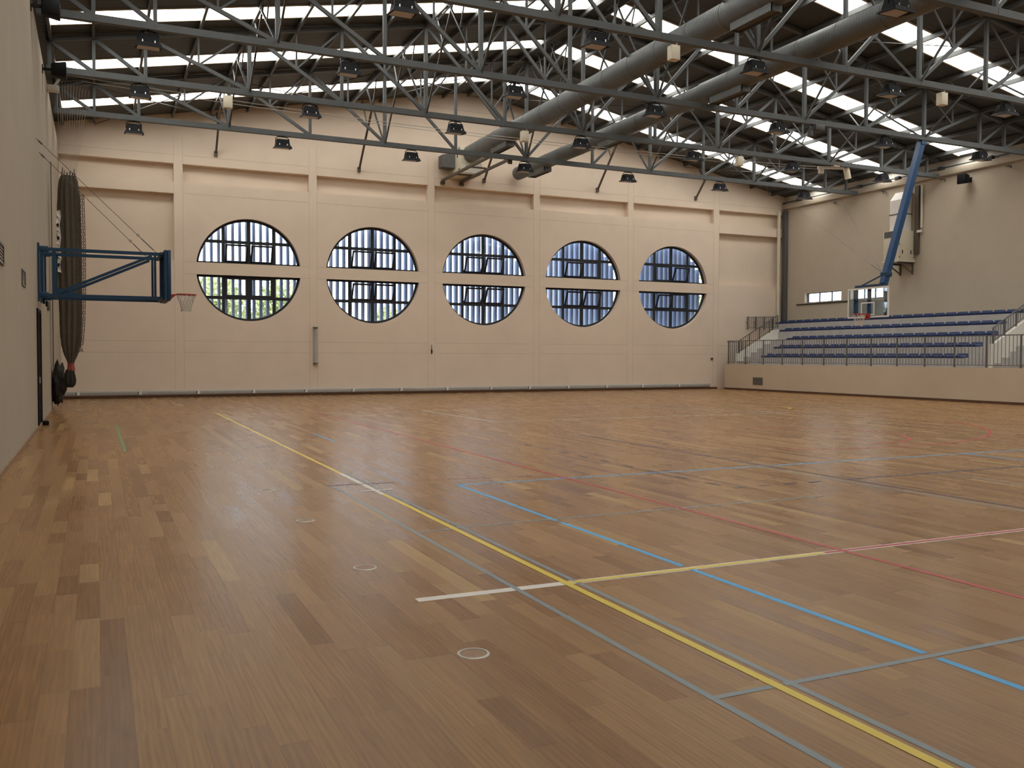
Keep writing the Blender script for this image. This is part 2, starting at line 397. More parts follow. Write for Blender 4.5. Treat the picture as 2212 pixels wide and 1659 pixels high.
b.box(edges[1], edges[6], YF, YO, zhi, 8.12)
for i, cx in enumerate(WINX):
    x0, x1 = edges[i+1], edges[i+2]
    for zb, z1 in ((BT, zhi), (BB, zlo)):
        arc = half_face(b, cx, WZ, WR, zb, x0, x1, z1, YF, False)
        half_face(b, cx, WZ, WR, zb, x0, x1, z1, YO, True)
        n = len(arc)
        b.add([(q[0], YF, q[1]) for q in arc]+[(q[0], YO, q[1]) for q in arc], [(k, (k+1) % n, n+(k+1) % n, n+k) for k in range(n)])
    b.box(x0, x1, YF, YO, BB, BT)
# end bays: deep panels between z 5.15 and 7.68
for (x0, x1, px) in ((edges[0], edges[1], PIL[0][0]), (edges[6], edges[7], PIL[5][1])):
    b.box(x0, x1, YF, YO, zlo, 5.15)
    if x0 < 0: b.box(x0, px, YF+.28, YO, 5.15, 7.68); b.box(px, x1, YF, YO, 5.15, 7.68)
    else: b.box(px, x1, YF+.28, YO, 5.15, 7.68); b.box(x0, px, YF, YO, 5.15, 7.68)
    b.box(x0, x1, YF, YO, 7.68, 8.12)
# upper recess band
b.box(edges[0], edges[-1], YF+.28, YO, 8.12, 8.80)
for p in PIL: b.box(p[0], p[1], YF, YF+.28, 8.12, 8.80)
# gable
b.prism([(XL-.34, 8.80), (XR+.34, 8.80), (XR+.34, zroof(XR+.34)), (XC, ZR), (XL-.34, zroof(XL-.34))], 'y', YF, YO)
wf = struct(b.build('wall_far', 'plaster'))
b = MB(); g = .009
def seg(x0, x1, z): b.box(x0, x1, YF-.003, YF+.001, z-g, z+g)
bays = [(XL, PIL[0][0])] + [(PIL[i][1], PIL[i+1][0]) for i in range(5)] + [(PIL[5][1], XR)]
for i, (x0, x1) in enumerate(bays):
    for z in (1.70, 2.13, 7.70, 9.12):
        if i in (0, 6) and z == 7.70: continue
        seg(x0, x1, z)
    if 1 <= i <= 5:
        cx = WINX[i-1]
        for z in (BB, BT): seg(x0, cx-2.0, z); seg(cx+2.0, x1, z)
for z in (11.2, 12.1):
    seg(XC-(ZR-z)/SL+.3, XC+(ZR-z)/SL-.3, z)
for p in PIL:
    for x in p: b.box(x-g*.8, x+g*.8, YF-.003, YF+.001, .3, 8.12); b.box(x-g*.8, x+g*.8, YF-.003, YF+.001, 8.8, 9.9)
b.build('joint', 'joint', wf)

# ------------------------------------------------------------------ round windows: frame, mullions, sashes, panes
OPEN = [(1, 1, 0, 0), (1, 1, 1, 1), (1, 1, 1, 1), (1, 0, 1, 1), (0, 1, 1, 0)]
names = ['nearest the left wall', 'second from the left wall', 'in the middle', 'second from the right', 'nearest the tribune']
for wi, cx in enumerate(WINX):
    root = struct(bpy.data.objects.new('window_%d' % (wi+1), None)); C.objects.link(root); root.location = (cx, YF+.2, WZ)
    y0, y1 = YF+.20, YF+.27
    fr = MB()
    def arcpts(rad, zb, sgn):
        a0 = math.asin((zb-WZ)*sgn/rad)
        return [(cx+rad*math.cos(t), WZ+sgn*rad*math.sin(t)) for t in [a0+(PI-2*a0)*i/48 for i in range(49)]]
    for zb, sgn in ((BT, 1), (BB, -1)):
        ro = arcpts(WR+.004, zb, sgn); ri = arcpts(WR-.09, zb, sgn); n = len(ro)
        vs = [(q[0], y, q[1]) for y in (y0, y1) for q in ro+ri]
        fs = []
        for i in range(n-1):
            for (a, c) in ((0, 1),):
                fs += [(i, i+1, n+i+1, n+i), (2*n+i, 2*n+i+1, 3*n+i+1, 3*n+i), (n+i, n+i+1, 3*n+i+1, 3*n+i), (i, i+1, 2*n+i+1, 2*n+i)]
        fr.add(vs, fs)
        hw = math.sqrt(WR**2-(zb-WZ)**2)
        fr.box(cx-hw, cx+hw, y0, y1, zb-(0 if sgn > 0 else .07), zb+(.07 if sgn > 0 else 0))
    fr.build('frame', 'frame', root)
    mu = MB(); TZ = (5.99, 3.83)
    for tz in TZ:
        hw = math.sqrt((WR-.05)**2-(tz-WZ)**2); mu.box(cx-hw, cx+hw, y0+.003, y1-.003, tz-.06, tz+.06)
    for dx, wd in ((-.96, .058), (0, .072), (.96, .058)):
        zt = math.sqrt((WR-.05)**2-dx*dx)
        mu.box(cx+dx-wd, cx+dx+wd, y0+.005, y1-.005, BT+.03, WZ+zt); mu.box(cx+dx-wd, cx+dx+wd, y0+.005, y1-.005, WZ-zt, BB-.03)
    mu.build('mullion', 'frame', root)
    # fixed glass, one pane per opening half, with the sash fields cut out
    gl = MB()
    for zb, sgn, tz in ((BT, 1, TZ[0]), (BB, -1, TZ[1])):
        a = arcpts(WR-.03, zb, sgn); y = y0+.035
        # strips of the half disc by x; centre fields start beyond the transom
        xs = sorted(set([cx-.91, cx+.91, cx]+[cx+(WR-.03)*math.cos(PI*i/40) for i in range(41)]))
        for xa, xb in zip(xs[:-1], xs[1:]):
            za = [max(math.sqrt(max((WR-.03)**2-(x-cx)**2, 0)), 0) for x in (xa, xb)]
            lo = abs((tz if (abs((xa+xb)/2-cx) < .91) else zb)-WZ)
            za = [max(q, lo) for q in za]
            if za[0] == lo and za[1] == lo: continue
            gl.add([(xa, y, WZ+sgn*lo), (xb, y, WZ+sgn*lo), (xb, y, WZ+sgn*za[1]), (xa, y, WZ+sgn*za[0])], [(0,1,2,3)])
    gl.build('pane', 'glass', root)
    for k, (dx, zlo_, zhi_) in enumerate(((-.48, BT+.07, TZ[0]-.05), (.48, BT+.07, TZ[0]-.05), (-.48, TZ[1]+.05, BB-.07), (.48, TZ[1]+.05, BB-.07))):
        hw = .42; hh = zhi_-zlo_; ang = R(24) if OPEN[wi][k] else 0
        def P(u, t, v):        # hinge at the bottom, top leaning into the hall
            return (cx+dx+u, y0+.03-v*math.sin(ang)+t*math.cos(ang), zlo_+v*math.cos(ang)+t*math.sin(ang))
        s = MB()
        def sb(u0, u1, v0, v1):
            s.add([P(u0,-.03,v0),P(u1,-.03,v0),P(u1,.02,v0),P(u0,.02,v0),P(u0,-.03,v1),P(u1,-.03,v1),P(u1,.02,v1),P(u0,.02,v1)],
                  [(0,3,2,1),(4,5,6,7),(0,1,5,4),(1,2,6,5),(2,3,7,6),(3,0,4,7)])
        sb(-hw, hw, 0, .065); sb(-hw, hw, hh-.065, hh); sb(-hw, -hw+.065, .065, hh-.065); sb(hw-.065, hw, .065, hh-.065)
        so = s.build('sash', 'frame', root)
        gp = MB(); gp.add([P(-hw+.05,0,.05),P(hw-.05,0,.05),P(hw-.05,0,hh-.05),P(-hw+.05,0,hh-.05)], [(0,1,2,3)]); gp.build('pane', 'glass', so)
    # sunshade of upright blades outside, cut to a circle
    sh = thing('sunshade', 'pale blue sunshade of upright blades outside the round window ' + names[wi], 'sunshade', (cx, YF+.75, WZ))
    RS = 2.12
    nb = 17
    for k in range(nb):
        x = cx+(k-(nb-1)/2)*.268
        dx = min(abs(x-cx), RS-.02); 
        if abs(x-cx) > RS+.02: continue
        hz = math.sqrt(max(RS*RS-dx*dx, .04))
        bl = MB(); n = 14
        pts = [(x+.056*math.cos(2*PI*i/n), YF+.75+.235*math.sin(2*PI*i/n)) for i in range(n)]
        bl.prism(pts, 'z', WZ-hz, WZ+hz); bl.build('blade', 'fin', sh, smooth=True)
    rl = MB(); z = WZ+.08
    rl.box(cx-2.1, cx+2.1, YF+.985, YF+1.02, z-.05, z+.05)
    for x in (cx-1.95, cx-.13, cx+1.95): rl.box(x-.02, x+.02, YO-.04, YF+1.02, z-.03, z+.03)
    rl.build('support_rail', 'fin', sh)

# ------------------------------------------------------------------ side walls, back wall
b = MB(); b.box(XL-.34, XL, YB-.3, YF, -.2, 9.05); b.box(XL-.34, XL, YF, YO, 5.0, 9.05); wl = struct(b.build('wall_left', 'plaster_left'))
struct(MB().box(XL-.5, XL-.34, YB-.3, YF, 8.8, 10.05).build('trim_1', 'steel_dark'))
struct(MB().box(XL-.34, XR+.34, YB-.3, YB, -.2, 13).build('wall_back', 'plaster_side'))
b = MB(); HZ = (4.26, 4.74); W6 = (32.2, 34.62); W7 = (29.7, 31.62)
b.box(XR, XR+.34, YB-.3, YF, -.2, HZ[0]); b.box(XR, XR+.34, YB-.3, YF, HZ[1], 9.08); b.box(XR, XR+.34, YF, YO, 5.0, 9.08)
for a, c in ((YB-.3, W7[0]), (W7[1], W6[0]), (W6[1], YF)): b.box(XR, XR+.34, a, c, HZ[0], HZ[1])

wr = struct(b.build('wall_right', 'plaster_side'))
for nm, (a, c) in (('window_6', W6), ('window_7', W7)):
    root = struct(bpy.data.objects.new(nm, None)); C.objects.link(root); root.location = (XR+.22, (a+c)/2, 4.5)
    f = MB(); x0, x1 = XR+.20, XR+.26
    f.box(x0, x1, a, c, HZ[0], HZ[0]+.035); f.box(x0, x1, a, c, HZ[1]-.035, HZ[1])
    for k in range(4):
        y = a+(c-a)*k/3; y = min(max(y, a+.02), c-.02); f.box(x0, x1, y-.02, y+.02, HZ[0]+.035, HZ[1]-.035)
    f.build('frame', 'frame', root)
    MB().add([(XR+.23, a, HZ[0]), (XR+.23, c, HZ[0]), (XR+.23, c, HZ[1]), (XR+.23, a, HZ[1])], [(0,1,2,3)]).build('pane', 'glass', root)
tag(MB().box(XR-.05, XR, 31.7, 35.15, 4.17, 4.22).build('window_sill', 'frame'), 'thin dark sill bar under the small strip window on the right wall', 'sill')
# light beam, rail and hooks along the right wall top
struct(MB().box(XR-.14, XR+.20, YB, YF, 9.08, 9.33).build('trim_2', 'plaster_side', bevel=.02))
struct(MB().box(XR+.10, XR+.34, YB-.3, YF, 9.33, 9.85).build('trim_4', 'white'))
struct(MB().box(XR-.08, XR-.04, YB, YF, 9.40, 9.44).build('trim_3', 'steel_dark'))
for k, y in enumerate((32.78, 29.78, 26.72, 23.76)):
    h = MB(); h.tube([(XR, y, 8.98), (XR-.10, y, 8.98), (XR-.12, y-.12, 8.94), (XR-.12, y-.25, 8.94), (XR-.12, y-.27, 8.84)], .028, 6)
    tag(h.build('wall_hook', 'steel_dark', smooth=True), 'bent dark hook under the right wall ledge, %s from the far corner' % ORD[k], 'hook', 'hooks under the right wall ledge')
for k, y in enumerate((35.0, 31.1, 28.9, 26.7, 24.4)):
    tag(MB().box(XR-.16, XR+.02, y-.12, y+.12, 9.33, 9.48).build('rail_clamp', 'steel_dark', bevel=.02), 'dark clamp holding the rail above the right wall ledge, %s from the far corner' % ORD[k], 'clamp', 'rail clamps')
# far right corner column and pipe
tag(MB().box(XR-.16, XR-.001, 35.84, 36.12, 0, 8.98).build('steel_column', 'column', bevel=.01), 'dark grey column in the far right corner', 'column')
tag(MB().tube([(XR-.38, 36.1, 3.26), (XR-.38, 36.1, 8.95)], .085, 10).build('downpipe', 'cream', smooth=True), 'white downpipe beside the dark corner column', 'pipe')
# skirtings and trunking
struct(MB().box(XL, XR-4.1, YF-.02, YF, 0, .085).build('baseboard_far', 'skirt'))
struct(MB().box(XL, XL+.028, YB, YF-.02, 0, .075).build('baseboard_left', 'skirt_pale'))
tr = tag(MB().box(XL+.002, 27.45, YF-.065, YF-.001, .115, .26).build('cable_trunking', 'trunk', bevel=.012), 'long pale grey trunking along the foot of the far wall', 'trunking')
MB().box(XL, 27.45, YF-.072, YF-.062, .215, .228).build('ridge', 'white', tr)
for x in (-.62, 1.46, 3.52, 5.57, 7.61, 9.54, 11.58, 13.63, 15.68, 17.56, 19.51, 21.54, 23.5, 25.6):
    c = MB().box(x-.05, x+.05, YF-.085, YF-.06, .125, .25).build('clip', 'white', tr)
    MB().box(x-.075, x-.05, YF-.08, YF-.062, .15, .235).build('catch', 'black', c)

# ------------------------------------------------------------------ roof
ceil = struct(bpy.data.objects.new('ceiling', None)); C.objects.link(ceil); ceil.location = (XC, 15, 12)
SKY = [(33.32, 34.28), (28.95, 29.9), (24.88, 25.83), (19.72, 20.72), (15.5, 16.45), (11.1, 12.05), (6.7, 7.65), (2.3, 3.25)]  # strips nearest the camera are unseen, added for light in the same pattern
gapsY = []; y = YF+.6
for a, c in SKY: gapsY.append((c, y)); y = a
gapsY.append((YB-.6, y))
XE = (XL-.5, XR+.5)
d = MB()
for (a, c) in gapsY:
    for xe in XE:
        z0 = zroof(xe)
        for (p, q) in (((xe, z0), (XC, ZR)),):
            d.prism([(p[0], p[1]), (q[0], q[1]), (q[0], q[1]+.06), (p[0], p[1]+.06)], 'y', a, c)
for (a, c) in SKY:                       # solid ridge cap and eaves over the light strips
    for x0, x1 in ((XC-.35, XC), (XC, XC+.35), (XE[0], XL+.15), (XR-.1, XE[1])):
        d.prism([(x0, zroof(x0)), (x1, zroof(x1)), (x1, zroof(x1)+.06), (x0, zroof(x0)+.06)], 'y', a, c)
d.build('roof_sheet', 'deck', ceil)
for (a, c) in SKY:
    for x0, x1 in ((XL+.15, XC-.35), (XC+.35, XR-.1)):
        s = MB(); n = 1
        s.prism([(x0, zroof(x0)+.02), (x1, zroof(x1)+.02), (x1, zroof(x1)+.05), (x0, zroof(x0)+.05)], 'y', a, c)
        so = s.build('skylight', 'sky', ceil)
        t = MB()
        for yy in (a, c): t.bar((x0, yy, zroof(x0)-.005), (x1, yy, zroof(x1)-.005), .05, .04)
        t.build('skylight_edge', 'cream', so)
NODE = [.02, 1.3, 4.05, 6.72, 9.36, 12.05, 14.93, 17.81, 20.5, 23.14, 25.81, 28.56, 29.84]
MID = [2.68, 5.4, 8.04, 10.7, 13.45, 16.41, 19.16, 21.82, 24.46, 27.18]
for x in sorted(NODE+MID+[XC-.35, XC+.35, -1.0, 31.2]):
    if abs(x-XC) < .01: continue
    z = zroof(x)-.012
    MB().box(x-.035, x+.035, YB, YF, z-.15, z).build('purlin', 'purlin', ceil)
# roof wind bracing rods
for (xa, xb, ya, yb) in ((.02, 4.05, 31.1, 36.1), (4.05, 9.36, 31.1, 36.1), (9.36, 14.93, 31.1, 36.1), (14.93, 20.5, 31.1, 36.1), (20.5, 25.81, 31.1, 36.1), (25.81, 31.0, 31.1, 36.1), (20.5, 25.81, 17.9, 22.3), (4.05, 9.36, 31.1, 36.1)):
    t = MB()
    for p, q in (((xa, ya), (xb, yb)), ((xa, yb), (xb, ya))):
        t.tube([(p[0], p[1], zroof(p[0])-.22), (q[0], q[1], zroof(q[0])-.22)], .014, 6)
    t.build('bracing_rod', 'steel', ceil)

# ------------------------------------------------------------------ trusses
BR = [4.05, 9.36, 14.93, 20.5, 25.81]
def make_truss(Y, label):
    r = thing('roof_truss', label, 'roof truss', (XC, Y, 9.0), 'steel roof trusses across the hall')
    zb = 9.08
    def zt(x): return zroof(x)-.10
    MB().box(XL+.05, 31.75, Y-.08, Y+.08, 9.0, 9.16).build('bottom_chord', 'steel', r)
    for sg in (-1, 1):
        xe = XL+.05 if sg < 0 else 31.75
        MB().bar((xe, Y, zt(xe)), (XC, Y, zt(XC)), .13, .12).build('top_chord', 'steel', r)
    for x in [XL+.12]+NODE+[31.1]:
        wd = .11 if x in BR else .085
        MB().box(x-wd/2, x+wd/2, Y-.05, Y+.05, 9.16, zt(x)-.06).build('vertical', 'steel', r)
        if XL+.2 < x < 31: MB().box(x-.006, x+.006, Y-.084, Y-.078, 9.0, 9.16).build('splice', 'steel_dark', r)
    full = [XL+.12]+NODE+[31.1]
    for a, c in zip(full[:-1], full[1:]):
        p, q = (a, c) if (a+c)/2 < XC else (c, a)      # from the top at p to the bottom at q
        P0 = Vector((p, Y, zt(p)-.03)); P1 = Vector((q, Y, zb+.05))
        MB().bar(P0, P1, .075, .095).build('diagonal', 'steel', r)
        if abs(a-c) > 2:
            m = (P0+P1)/2
            MB().bar(m, (m.x, Y, zt(m.x)-.05), .05).build('strut', 'steel', r)
            MB().bar(m, (q, Y, zt(q)-.05), .05).build('strut', 'steel', r)
    for x in BR:
        for sg in (-1, 1):
            yy = Y+sg*2.35; zz = zroof(x)-.17
            MB().bar((x, Y+sg*.06, 9.12), (x, yy, zz), .05).build('knee_brace', 'steel', r)
            MB().bar((x, Y+sg*1.5, 9.12+(zz-9.12)*.63), (x, Y+sg*1.0, zz), .035).build('knee_strut', 'purlin', r)
    return r
tl = ['closest to the far wall', 'second from the far wall', 'third from the far wall, holding the blue basket mast', 'fourth from the far wall', 'fifth from the far wall, at the top right of the view']
T0 = make_truss(TRY[0], 'grey steel roof truss ' + tl[0])
TR = [T0]+[dup(T0, (XC, TRY[i], 9.0), 'grey steel roof truss ' + tl[i]) for i in range(1, 5)]

# struts from the far wall up to the purlins
ws = None
for k, (x, z) in enumerate(((4.22, 9.28), (9.8, 9.17), (15.34, 9.18), (21.0, 9.23), (26.5, 9.26))):
    o = thing('wall_strut', 'slanted grey steel strut fixed high on the far wall, %s from the left' % ORD[k], 'strut', (x, YF, z), 'slanted struts on the far wall')
    zz = zroof(x)-.17; L = zz-z
    MB().box(x-.06, x+.06, YF-.10, YF, z-.08, z+.10).build('foot_plate', 'brown', o)
    MB().bar((x, YF-.05, z), (x, YF-.05-L*.95, zz), .07).build('strut', 'brown', o)
    MB().bar((x, YF-.05-L*.5, z+L*.53), (x, YF-.05-L*.2, zz), .05).build('brace', 'brown', o)

# ------------------------------------------------------------------ floodlights under the trusses
def make_flood(x, Y, label):
    r = thing('floodlight', label, 'floodlight', (x, Y, 9.0), 'black floodlights under the trusses')
    q = [(-.22, 0), (-.22, 0)]
    b = MB()
    b.add([(x-.20, Y-.12, 8.88), (x+.20, Y-.12, 8.88), (x+.20, Y+.12, 8.88), (x-.20, Y+.12, 8.88),
           (x-.235, Y-.18, 8.66), (x+.235, Y-.18, 8.66), (x+.235, Y+.18, 8.66), (x-.235, Y+.18, 8.66)],
          [(0,1,2,3), (7,6,5,4), (0,4,5,1), (1,5,6,2), (2,6,7,3), (3,7,4,0)])
    for k in range(5): b.box(x-.21, x+.21, Y-.135-.010*k, Y-.12, 8.86-.04*k, 8.868-.04*k)
    b.build('housing', 'black', r, bevel=.012)
    rim = MB()
    for x0, x1, y0, y1 in ((-.29, .29, -.25, -.20), (-.29, .29, .20, .25), (-.29, -.24, -.20, .20), (.24, .29, -.20, .20)):
        rim.add([(x+x0, Y+y0, 8.56+(y0+.25)*.12), (x+x1, Y+y0, 8.56+(y0+.25)*.12), (x+x1, Y+y1, 8.56+(y1+.25)*.12), (x+x0, Y+y1, 8.56+(y1+.25)*.12),
                 (x+x0*.86, Y+y0*.86, 8.66), (x+x1*.86, Y+y0*.86, 8.66), (x+x1*.86, Y+y1*.86, 8.66), (x+x0*.86, Y+y1*.86, 8.66)],
                [(0,3,2,1),(4,5,6,7),(0,1,5,4),(1,2,6,5),(2,3,7,6),(3,0,4,7)])
    rim.build('hood', 'black', r)
    MB().box(x-.24, x+.24, Y-.20, Y+.20, 8.61, 8.635).build('lens', 'lens', r)
    y = MB(); y.tube([(x-.225, Y, 8.76), (x-.225, Y, 8.90), (x-.16, Y, 8.965), (x, Y, 8.975), (x+.16, Y, 8.965), (x+.225, Y, 8.90), (x+.225, Y, 8.76)], .014, 8)
    y.tube([(x, Y, 8.965), (x, Y, 9.0)], .022, 8); y.build('yoke', 'black', r, smooth=True)
    for dx in (-.13, .13): MB().box(x+dx-.012, x+dx+.012, Y-.205, Y-.185, 8.655, 8.715).build('latch', 'latch', r)
    return r
FX = [1.15, 5.78, 10.34, 14.86, 19.45, 24.0, 28.62]
F0 = None
tn = ['closest to the far wall', 'second from the far wall', 'that holds the blue mast', 'fourth from the far wall', 'at the top right of the view']
for ti, Y in enumerate(TRY):
    for k, x in enumerate(FX):
        if ti == 3 and k == 0: continue
        if ti == 4 and k != 3: continue
        lab = 'black floodlight, %s from the left under the truss %s' % (ORD[k], tn[ti])
        if ti == 4: lab = 'large black floodlight at the top edge of view, under the nearest truss'
        if F0 is None: F0 = make_flood(x, Y, lab)
        else: dup(F0, (x, Y, 9.0), lab)

# cream cabinet speakers hanging under the trusses
S0 = None
for x, Y, lab in ((3.45, TRY[1], 'left of the first round window top'), (12.75, TRY[1], 'in front of the thick air duct'), (21.5, TRY[1], 'above the fourth floodlight row near the skylight'),
                  (12.45, TRY[3], 'in front of the near thick air duct'), (21.4, TRY[3], 'at the right, above the tribune side')):
    lab = 'small cream box speaker hanging under a truss, ' + lab
    if S0 is None:
        S0 = thing('box_speaker', lab, 'speaker', (x, Y, 9.0), 'cream box speakers under the trusses')
        MB().box(x-.12, x+.12, Y-.10, Y+.10, 8.58, 8.92).build('cabinet', 'cream', S0, bevel=.015)
        MB().box(x+.06, x+.10, Y-.02, Y+.02, 8.92, 9.0).build('bracket', 'cream', S0); MB().box(x+.118, x+.124, Y-.03, Y+.03, 8.72, 8.76).build('knob', 'steel_dark', S0)
    else: dup(S0, (x, Y, 9.0), lab)

# ------------------------------------------------------------------ ducts
def duct(label, X, Z, segs, outlets, cap):
    r = thing('air_duct', label, 'air duct', (X, segs[0][0], Z), 'round air ducts under the roof')
    for y0, y1, rad in segs:
        n = 36; b = MB(); m = max(2, int((y0-y1)/.55))
        path = []; rr = []
        b.tube([(X, y0, Z), (X, y1, Z)], rad, n); b.build('duct_run', 'duct', r, smooth=True)
        for i in range(1, int((y0-y1)/1.4)+1):
            yy = y0-i*1.4
            MB().tube([(X, yy-.012, Z), (X, yy+.012, Z)], rad+.008, n).build('seam_band', 'duct', r, smooth=True)
    for yc in outlets:
        rad = [q[2] for q in segs if q[0] >= yc >= q[1]][0]
        o = MB(); x0, x1, y0, y1, zt_, zb_ = X-.17, X+.17, yc-.75, yc+.75, Z-rad+.06, Z-rad-.14
        o.box(x0, x0+.02, y0, y1, zb_, zt_); o.box(x1-.02, x1, y0, y1, zb_, zt_); o.box(x0, x1, y0, y0+.02, zb_, zt_); o.box(x0, x1, y1-.02, y1, zb_, zt_)
        oo = o.build('outlet', 'duct', r); MB().box(x0+.02, x1-.02, y0+.02, y1-.02, zb_+.05, zb_+.07).build('louvre', 'grille', oo)
    return r
duct('thicker round grey air duct, starting at the wall unit and running toward the camera', 14.2, 9.97, [(34.88, 4, .35)], [31.7, 17.1], None)
duct('thinner round grey air duct on the right, capped near the far wall', 16.85, 9.58, [(35.9, 22.6, .285), (22.6, 4, .315)], [33.8, 21.4, 28.0], True)
# air handling unit on the far wall
ah = thing('air_handling_unit', 'cream air handling unit high on the far wall feeding the thick duct', 'air unit', (14.2, 35.5, 9.08))
MB().box(13.73, 14.69, 34.9, YF, 9.14, 10.28).build('casing', 'cream', ah, bevel=.015)
hd = MB(); hd.add([(13.73, 35.45, 9.45), (13.73, 36.05, 9.45), (13.73, 36.05, 10.1), (13.73, 35.45, 10.1), (13.2, 35.6, 9.5), (13.2, 36.05, 9.5), (13.2, 36.05, 10.0), (13.2, 35.6, 10.0)],
                  [(0,1,2,3),(4,7,6,5),(0,4,5,1),(1,5,6,2),(2,6,7,3),(3,7,4,0)]); hd.build('intake_hood', 'grille', ah)
for y, z in ((35.2, 9.9), (35.75, 9.62), (35.0, 10.15), (35.0, 9.3)): MB().box(13.715, 13.73, y-.03, y+.03, z-.06, z+.06).build('latch', 'black', ah)
MB().box(13.8, 14.62, 34.885, 34.9, 9.2, 9.55).build('panel', 'white', ah)
rk = thing('support_rack', 'grey steel rack of two beams carrying the wall air unit', 'rack', (14, 34, 9.0))
for x, ye in ((13.42, 31.2), (14.28, 31.2)):
    MB().box(x-.05, x+.05, ye, YF, 9.0-.0, 9.09).build('beam', 'brown', rk)
    MB().box(x-.09, x+.09, YF-.12, YF-.0, 8.88, 9.0).build('foot_plate', 'brown', rk)
MB().box(13.42, 14.28, 33.4, 33.5, 9.09, 9.14).build('cross_bar', 'brown', rk); MB().box(13.42, 14.28, 35.0, 35.1, 9.09, 9.14).build('cross_bar', 'brown', rk)
MB().box(14.20, 14.38, 31.17, 31.2, 8.86, 9.09).build('end_plate', 'brown', rk)

# ------------------------------------------------------------------ left wall fittings
dr = struct(MB().box(XL, XL+.012, 21.85, 23.02, .02, 2.53).build('door_1', 'black_door'))
b = MB(); b.box(XL, XL+.03, 21.78, 21.85, 0, 2.6); b.box(XL, XL+.03, 23.02, 23.09, 0, 2.6); b.box(XL, XL+.03, 21.85, 23.02, 2.53, 2.6); b.build('door_frame', 'black', dr)
MB().box(XL+.012, XL+.05, 22.0, 22.04, .98, 1.12).build('door_handle', 'latch', dr)
tag(MB().box(XL+.03, XL+.16, 22.95, 23.12, 0, .10).build('door_stop', 'black', bevel=.02), 'small black door stop on the floor by the black door', 'door stop')
def vent(y0, y1, z0, z1, lab):
    o = thing('wall_vent', lab, 'vent', (XL, (y0+y1)/2, z0), 'grey louvred vents on the left wall')
    b = MB(); b.box(XL, XL+.02, y0, y1, z0, z0+.025); b.box(XL, XL+.02, y0, y1, z1-.025, z1); b.box(XL, XL+.02, y0, y0+.025, z0+.025, z1-.025); b.box(XL, XL+.02, y1-.025, y1, z0+.025, z1-.025); b.build('frame', 'grille', o)
    s = MB(); k = int((z1-z0-.05)/.045)
    for i in range(k):
        z = z0+.03+i*.045; s.add([(XL, y0+.025, z+.03), (XL+.016, y0+.025, z), (XL+.016, y1-.025, z), (XL, y1-.025, z+.03)], [(0,1,2,3)])
    s.build('slats', 'trunk', o)
vent(13.3, 14.25, 2.82, 3.10, 'grey louvred vent at the left edge of view on the left wall')
vent(17.62, 18.4, 2.80, 3.08, 'grey louvred vent on the left wall, second from the camera')
tag(MB().box(XL, XL+.05, 26.35, 27.0, 2.78, 3.0).build('junction_box', 'brown', bevel=.01), 'small dark box on the left wall beyond the basketball frame', 'box')
tag(MB().tube([(XL+.014, 29.5, 7.2), (XL+.014, 29.5, .2)], .012, 6).build('electric_conduit', 'steel', smooth=True), 'thin vertical conduit on the left wall behind the folded net', 'conduit')
def horn(x, y, z, sx, lab, cols=.22):
    o = thing('wall_speaker', lab, 'speaker', (x, y, z), 'black wall speakers')
    b = MB(); h = .20
    x0 = x+sx*.20; x1 = x+sx*.55
    b.add([(x0, y-.13, z-.15), (x0, y+.13, z-.15), (x0, y+.13, z+.15), (x0, y-.13, z+.15), (x1, y-.20, z-.20), (x1, y+.20, z-.20), (x1, y+.20, z+.20), (x1, y-.20, z+.20)],
          [(0,1,2,3),(4,7,6,5),(0,4,5,1),(1,5,6,2),(2,6,7,3),(3,7,4,0)]); b.build('cabinet', 'black', o, bevel=.03)
    b = MB(); b.box(min(x, x+sx*.22), max(x, x+sx*.22), y-.03, y+.03, z-.03, z+.03); b.box(min(x, x+sx*.02), max(x, x+sx*.02), y-.07, y+.07, z-.10, z+.10); b.build('bracket', 'black', o)
horn(XL, 25.6, 8.76, 1, 'black speaker on the left wall under the second truss end')
horn(XL, 21.2, 8.80, 1, 'black speaker on the left wall at the top left of the view')
horn(XR, 25.35, 8.72, -1, 'black speaker high on the right wall under the light ledge')

# cables for the dividing net with their anchors
def px_ray(x, y):
    return (rt*((x-1106)/FPX) - up*((y-829.5)/FPX) + fw)
def onY(x, y, Y):
    d_ = px_ray(x, y); t = Y/d_.y; return Vector((d_.x*t, Y, H_EYE+d_.z*t))
def sag(p, q, s, n=24):
    p = Vector(p); q = Vector(q); return [p.lerp(q, i/n)-Vector((0, 0, s*4*(i/n)*(1-i/n))) for i in range(n+1)]
tag(MB().tube(sag((XL+.35, 28.2, 9.40), (25.75, 27.0, 8.98), .28), .010, 5).build('net_cable', 'cable_pale', smooth=True), 'upper pale cable stretched across the hall for the dividing net', 'cable', 'net cables')
tag(MB().tube(sag((XL+.85, 28.2, 9.27), (25.75, 27.05, 8.90), .26), .010, 5).build('net_cable', 'cable_pale', smooth=True), 'lower pale cable stretched across the hall for the dividing net', 'cable', 'net cables')
o = thing('cable_anchor', 'white bracket high on the left wall holding the net cables', 'bracket', (XL, 28.2, 9.0))
MB().box(XL, XL+.30, 28.05, 28.35, 8.90, 9.05).build('plate', 'white', o, bevel=.02); MB().bar((XL+.15, 28.2, 9.0), (XL+.40, 28.2, 9.42), .06).build('arm', 'white', o)
MB().bar((XL+.15, 28.2, 9.0), (XL+.88, 28.2, 9.25), .04).build('arm', 'steel', o)
o = thing('pulley_arm', 'white pulley arm with hanging canister under the second truss', 'pulley arm', (26.0, 26.85, 9.0))
MB().bar((25.5, 26.95, 8.93), (26.6, 26.75, 8.97), .10).build('arm', 'white', o); MB().box(25.66, 25.86, 26.98, 27.12, 8.74, 8.98).build('pulley', 'white', o, bevel=.02)
